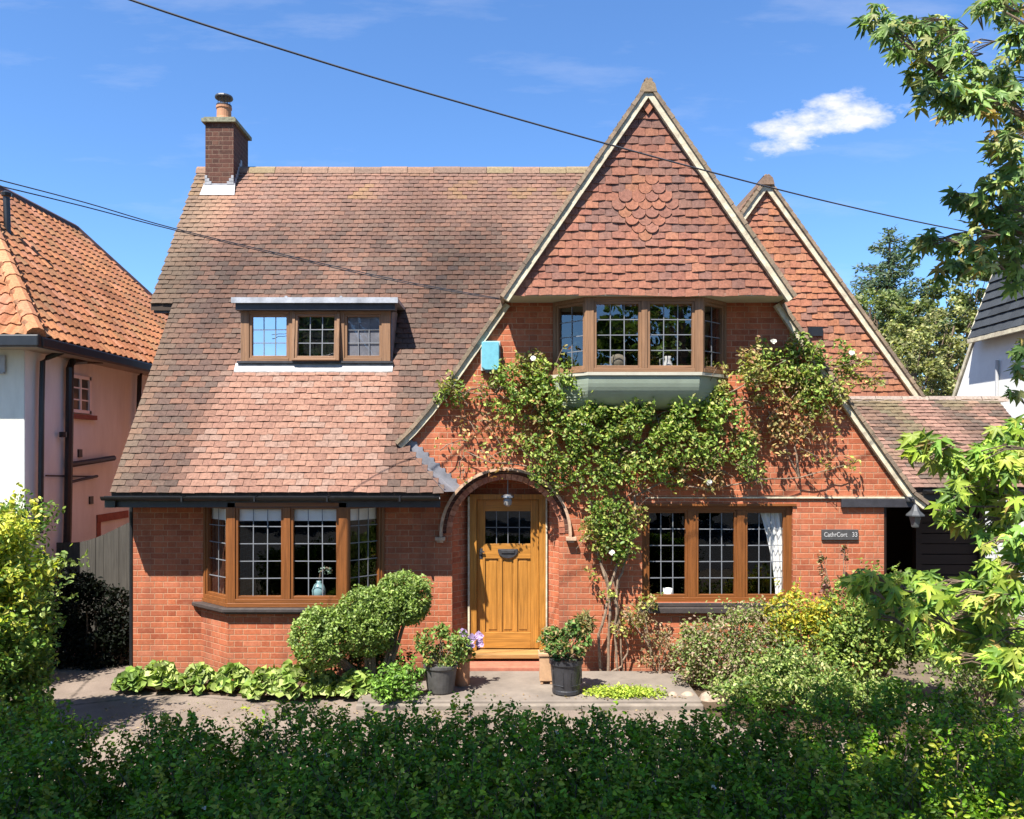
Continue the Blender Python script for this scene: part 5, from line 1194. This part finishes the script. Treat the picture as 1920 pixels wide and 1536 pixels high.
# conifer
def conifer():
    Y = 22; a = P(1668, 430, Y); bx = a.x; e = empty('conifer', (bx, Y, 0), 'dark pointed conifer rising behind the roofs at the right', 'tree')
    o = MB(); o.tube([(bx, Y, 0), (bx, Y, a.z-.2)], [.35, .03], 8); pts = []; cl = []; T_ = []
    H = a.z
    z = 3.5
    while z < H:
        f_ = (H-z)/(H-3.5); R = .15+3.9*f_**.8
        nb_ = 9 if f_ > .15 else 5
        for k in range(nb_):
            an = random.uniform(0, 6.28); L0 = R*random.uniform(.6, 1.1); dr_ = Vector((math.cos(an), math.sin(an), .18-.1*f_)); tip = Vector((bx, Y, z))+dr_*L0
            o.tube([(bx, Y, z), tip], [.03, .008], 4)
            m_ = int(26*L0)+6
            for j in range(m_):
                u = random.uniform(.15, 1)**.8; p = Vector((bx, Y, z))+dr_*L0*u+Vector((random.gauss(0, .13*(1.2-u)+.04), random.gauss(0, .13), random.gauss(-.06, .07)))
                pts.append(p); T_.append(dr_+Vector((0, 0, .1))); cl.append(random.choice([(.08, .14, .08), (.12, .18, .09), (.17, .21, .10), (.10, .15, .10)]))
        z += .24+.1*f_
    leaves('crown', pts, .26, cl, 'blade', None, e, (0, -.2, .6), .8, T=T_); leaves('needles', np.array([tuple(p) for p in pts[::2]]), .16, cl[::2], 'oval', None, e)
    o.build('trunk', M['bark'], e)
conifer()
def bgt(name, lab, x, y, rad, Y, pal, n=2600, ls=.24, extra=()):
    S_ = FPX/(DIST+Y); c = P(x, y, Y); r = rad/S_
    cr_ = [((c.x, Y, c.z), (r, r*.9, r*1.0))]+[((P(a, b, Y).x, Y+random.uniform(-1, 1), P(a, b, Y).z), tuple([q/S_]*3)) for a, b, q in extra]
    return tree(name, lab, (c.x, Y, 0), [(c.x, Y, -.1), (c.x+.1, Y, c.z*.5), (c.x, Y, c.z)], [.3, .22, .12], cr_, pal, ls, n, group='trees behind the cottage')
bgt('broadleaf_tree', 'dark olive tree directly right of the rear tile-hung gable', 1640, 600, 60, 19, FR, 3600, .19, ((1612, 590, 30), (1690, 610, 44)))
bgt('broadleaf_tree', 'feathery tree behind the sweetgum branches, right of the conifer top', 1775, 585, 52, 21, FR, 3200, .19, ((1815, 540, 40), (1750, 540, 22)))
bgt('broadleaf_tree', 'yellow-olive billowing tree beside the white house gable', 1745, 655, 62, 15, OL, 4200, .15, ((1790, 690, 48), (1700, 640, 46), (1800, 600, 40)))
bgt('broadleaf_tree', 'pale round-topped tree above the carport ridge', 1720, 715, 52, 12, OL, 3800, .12, ((1770, 725, 40), (1680, 680, 30)))
# a low belt beyond
bgt('broadleaf_tree', 'darker tree low behind the carport ridge by the white wall', 1800, 700, 40, 17, FR, 1800, .16)

# sweetgum overhanging from the right -------------------------------------------------------
SG = [(.16, .27, .07), (.22, .34, .09), (.28, .38, .11), (.12, .21, .06), (.36, .38, .13)]
SGL = [(.30, .42, .05), (.38, .48, .07), (.22, .36, .05), (.45, .49, .09), (.16, .28, .05)]
sw = empty('sweetgum_tree', (3.5, -6.4, 0), 'sweetgum tree with star-shaped leaves reaching in from the right edge', 'tree')
top = [(1640,40,30),(1668,70,28),(1700,50,30),(1690,100,28),(1735,80,34),(1770,60,32),(1725,140,32),(1765,130,36),(1800,100,34),(1740,180,28),(1785,175,34),(1830,140,34),(1870,150,34),(1820,190,32),(1862,200,36),(1785,215,22),(1900,190,30),(1905,240,30),
 (1890,20,30),(1860,8,24),(1905,60,30),(1912,100,24),(1885,270,32),(1862,290,24),(1905,310,32),(1888,345,34),(1850,370,28),(1905,385,34),(1820,385,22),(1790,378,18),(1870,410,34),(1835,415,28),(1900,440,36),(1860,460,34),(1815,455,26),(1780,470,22),(1748,455,18),(1720,468,18),(1840,490,28),(1890,490,34),(1800,505,22),(1765,510,18),(1905,530,22),(1912,660,18),(1915,700,16),(1905,740,14),(1830,20,12)]
low = [(1715,845,20),(1745,850,26),(1780,870,28),(1810,900,28),(1790,930,24),(1840,860,30),(1875,835,30),(1905,810,30),(1870,885,34),(1905,880,34),(1840,930,30),(1880,940,34),(1910,960,28),(1770,965,24),(1800,985,18),(1830,990,20),(1870,990,26),(1905,1020,24),(1850,1020,18),
 (1900,1060,30),(1860,1075,30),(1820,1110,30),(1780,1130,26),(1850,1130,34),(1895,1120,36),(1740,1110,28),(1700,1100,26),(1665,1105,26),(1640,1130,24),(1612,1105,18),(1595,1090,12),(1630,1090,14),(1650,1160,18),(1700,1190,18),(1745,1205,20),(1720,1150,28),(1760,1165,26),(1800,1180,34),(1850,1190,36),(1900,1190,36),(1690,1150,22),(1820,1235,30),(1870,1245,34),(1905,1260,34),(1785,1235,22),(1890,1300,24)]
o = MB(); o.tube([(3.45, -6.4, 0), (3.5, -6.4, 2.5), (3.4, -6.3, 5), (3.2, -6.2, 7)], [.11, .10, .08, .04], 10)
def branch(Y0, px0, py0, pl_, r):
    q = [P(x, y, Y) for x, y, Y in pl_]; o.tube(q, [r*(1-.75*i/(len(q)-1)) for i in range(len(q))], 7); return q
def sgleaves(lst, Y0, pal, den, size, nm):
    pts = []; cl = []; T_ = []
    for x, y, rad in lst:
        Yc = Y0+random.uniform(-.35, .25); c = P(x, y, Yc); r = rad/FPX*(DIST+Yc); n = max(3, int(den*(rad/28)**1.7))
        p = blob(c, (r, r*1.1, r), n, .15); pts.append(p); c_ = np.clip(pick(pal, n), 0, 1)
        m_ = RNG.random(n) < .05; c_[m_] = (.48, .34, .10); cl.append(c_)
        T_ += [(v[0]*.8+random.uniform(-.4, .2), v[1]*.5-.2, -.75) for v in (p-np.array(c))/max(r, .01)]
        a = Vector(c); b = a+Vector((r*1.3+.05, random.uniform(-.1, .1), -.02+random.uniform(-.05, .08)))
        for q in p[:7]: o.tube([b, (b+Vector(q))/2+Vector((0, 0, .02)), tuple(q)], .0028, 4)
    leaves(nm, np.concatenate(pts), size, np.concatenate(cl), 'star', None, sw, (-.15, -.75, .45), .55, T=T_, smin=.38)
sgleaves(top, -5.7, SG, 24, .080, 'crown'); sgleaves(low, -6.6, SGL, 24, .075, 'lower_crown')
for br, r in (([(2100,330,-6.2),(1960,230,-5.9),(1880,200,-5.8),(1800,170,-5.7),(1730,110,-5.7),(1670,60,-5.7)], .028), ([(2100,200,-6.2),(1950,60,-5.8),(1880,20,-5.7)], .02), ([(2100,560,-6.2),(1960,440,-5.8),(1880,430,-5.7),(1790,440,-5.6),(1720,465,-5.6)], .022), ([(2100,420,-6.2),(1950,340,-5.8),(1890,330,-5.7),(1830,380,-5.7)], .016),
 ([(2250,960,-6.4),(1980,900,-6.5),(1880,880,-6.6),(1800,880,-6.6),(1730,850,-6.6)], .016), ([(2250,1050,-6.4),(1980,960,-6.5),(1880,950,-6.6),(1800,950,-6.6)], .012), ([(2250,1230,-6.4),(1980,1160,-6.5),(1880,1120,-6.6),(1780,1120,-6.6),(1680,1105,-6.6)], .016), ([(2250,1280,-6.4),(1980,1240,-6.5),(1880,1200,-6.6),(1790,1180,-6.6),(1720,1160,-6.6)], .012), ([(2200,760,-6.3),(1960,700,-6.4),(1915,690,-6.4)], .010)):
    branch(0, 0, 0, br, r)
o.build('trunk', M['bark'], sw)

# trees on the camera side of the road: they shade the hedge and show in the window panes
SH = [(.07, .12, .03), (.10, .16, .04), (.13, .18, .045)]
cr_ = []
for k in range(43):
    tx = -4.5+6.25*((k % 10)+random.uniform(.2, .8))/10; ty = -7.0+2.1*((k//10)+random.uniform(.25, .75))/4
    if k >= 40: tx, ty = 2.0+.6*(k-40), -4.65
    z = random.uniform(7.2, 9.2); s_ = (z-1.05)/SUN.z
    x, y = tx+SUN.x*s_, ty+SUN.y*s_
    cr_.append(((x, y, z), .62))
tree('roadside_tree', 'spreading roadside tree on the street side, its high crown arching over the hedge', (-3.2, -13.5, 0), [(-3.2, -13.5, -.1), (-3.1, -13.2, 4.0), (-2.8, -12, 7.2)], [.25, .2, .12], cr_, SH, .22, 18500, cr=.6, shell=.1)
for i, (x, y, h, lab) in enumerate(((-9, -24, 6.5, 'rounded tree across the road on the left, seen in the window panes'), (-1.5, -24, 10.5, 'dark tree across the road opposite the door, seen in the window panes'), (6, -22, 11.0, 'broad tree across the road on the right, seen in the window panes'), (13, -23, 11.5, 'rightmost tree across the road, seen in the window panes'))):
    tree('street_tree', lab, (x, y, 0), [(x, y, -.1), (x, y, h*.4), (x, y, h*.6)], [.25, .2, .15], [((x, y, h*.58), (3.0, 2.2, h*.42)), ((x+2.2, y, h*.45), (2.2, 2, h*.3)), ((x-2.2, y, h*.45), (2.2, 2, h*.32)), ((x, y+.5, h*.2), (4.2, 1.2, h*.2))], SH, .42, 6500, group='trees across the road', cr=.4)
# ------------------------------------------------------------------ overhead cables
def cable(name, label, pts, r0, r1, group=None):
    q = [P(*p) for p in pts]; out = []
    for i in range(len(q)-1):
        p0, p1, p2, p3 = q[max(i-1, 0)], q[i], q[i+1], q[min(i+2, len(q)-1)]
        for k in range(6):
            t_ = k/6; out.append(.5*((2*p1)+(p2-p0)*t_+(2*p0-5*p1+4*p2-p3)*t_*t_+(3*p1-p0-3*p2+p3)*t_**3))
    out.append(q[-1]); o = MB(); n = len(out); o.tube(out, [r0+(r1-r0)*i/n for i in range(n)], 6)
    tag(o.build(name, M['cable'], smooth=True), label, 'cable', group)
cable('overhead_cable', 'thick black overhead cable sagging across the sky and the front gable', [(-120,-140,-3.8),(245,0,-3.5),(630,124,-2.9),(900,203,-2.5),(1120,265,-2.2),(1330,322,-1.9),(1560,380,-1.5),(1790,430,-1.1),(2100,485,-.5)], .010, .007)
cable('overhead_cable', 'upper of the two thin cables running from the left edge to the cottage roof', [(-150,300,-4.0),(0,338,-3.6),(160,380,-3.0),(325,428,-2.3),(560,484,-1.5),(760,528,-1.0),(938,560,-.55)], .006, .005, 'thin overhead cables')
cable('overhead_cable', 'lower of the two thin cables running from the left edge to the cottage roof', [(-150,312,-4.0),(0,349,-3.6),(160,388,-3.0),(325,431,-2.3),(560,487,-1.5),(760,531,-1.0),(938,562,-.55)], .006, .005, 'thin overhead cables')
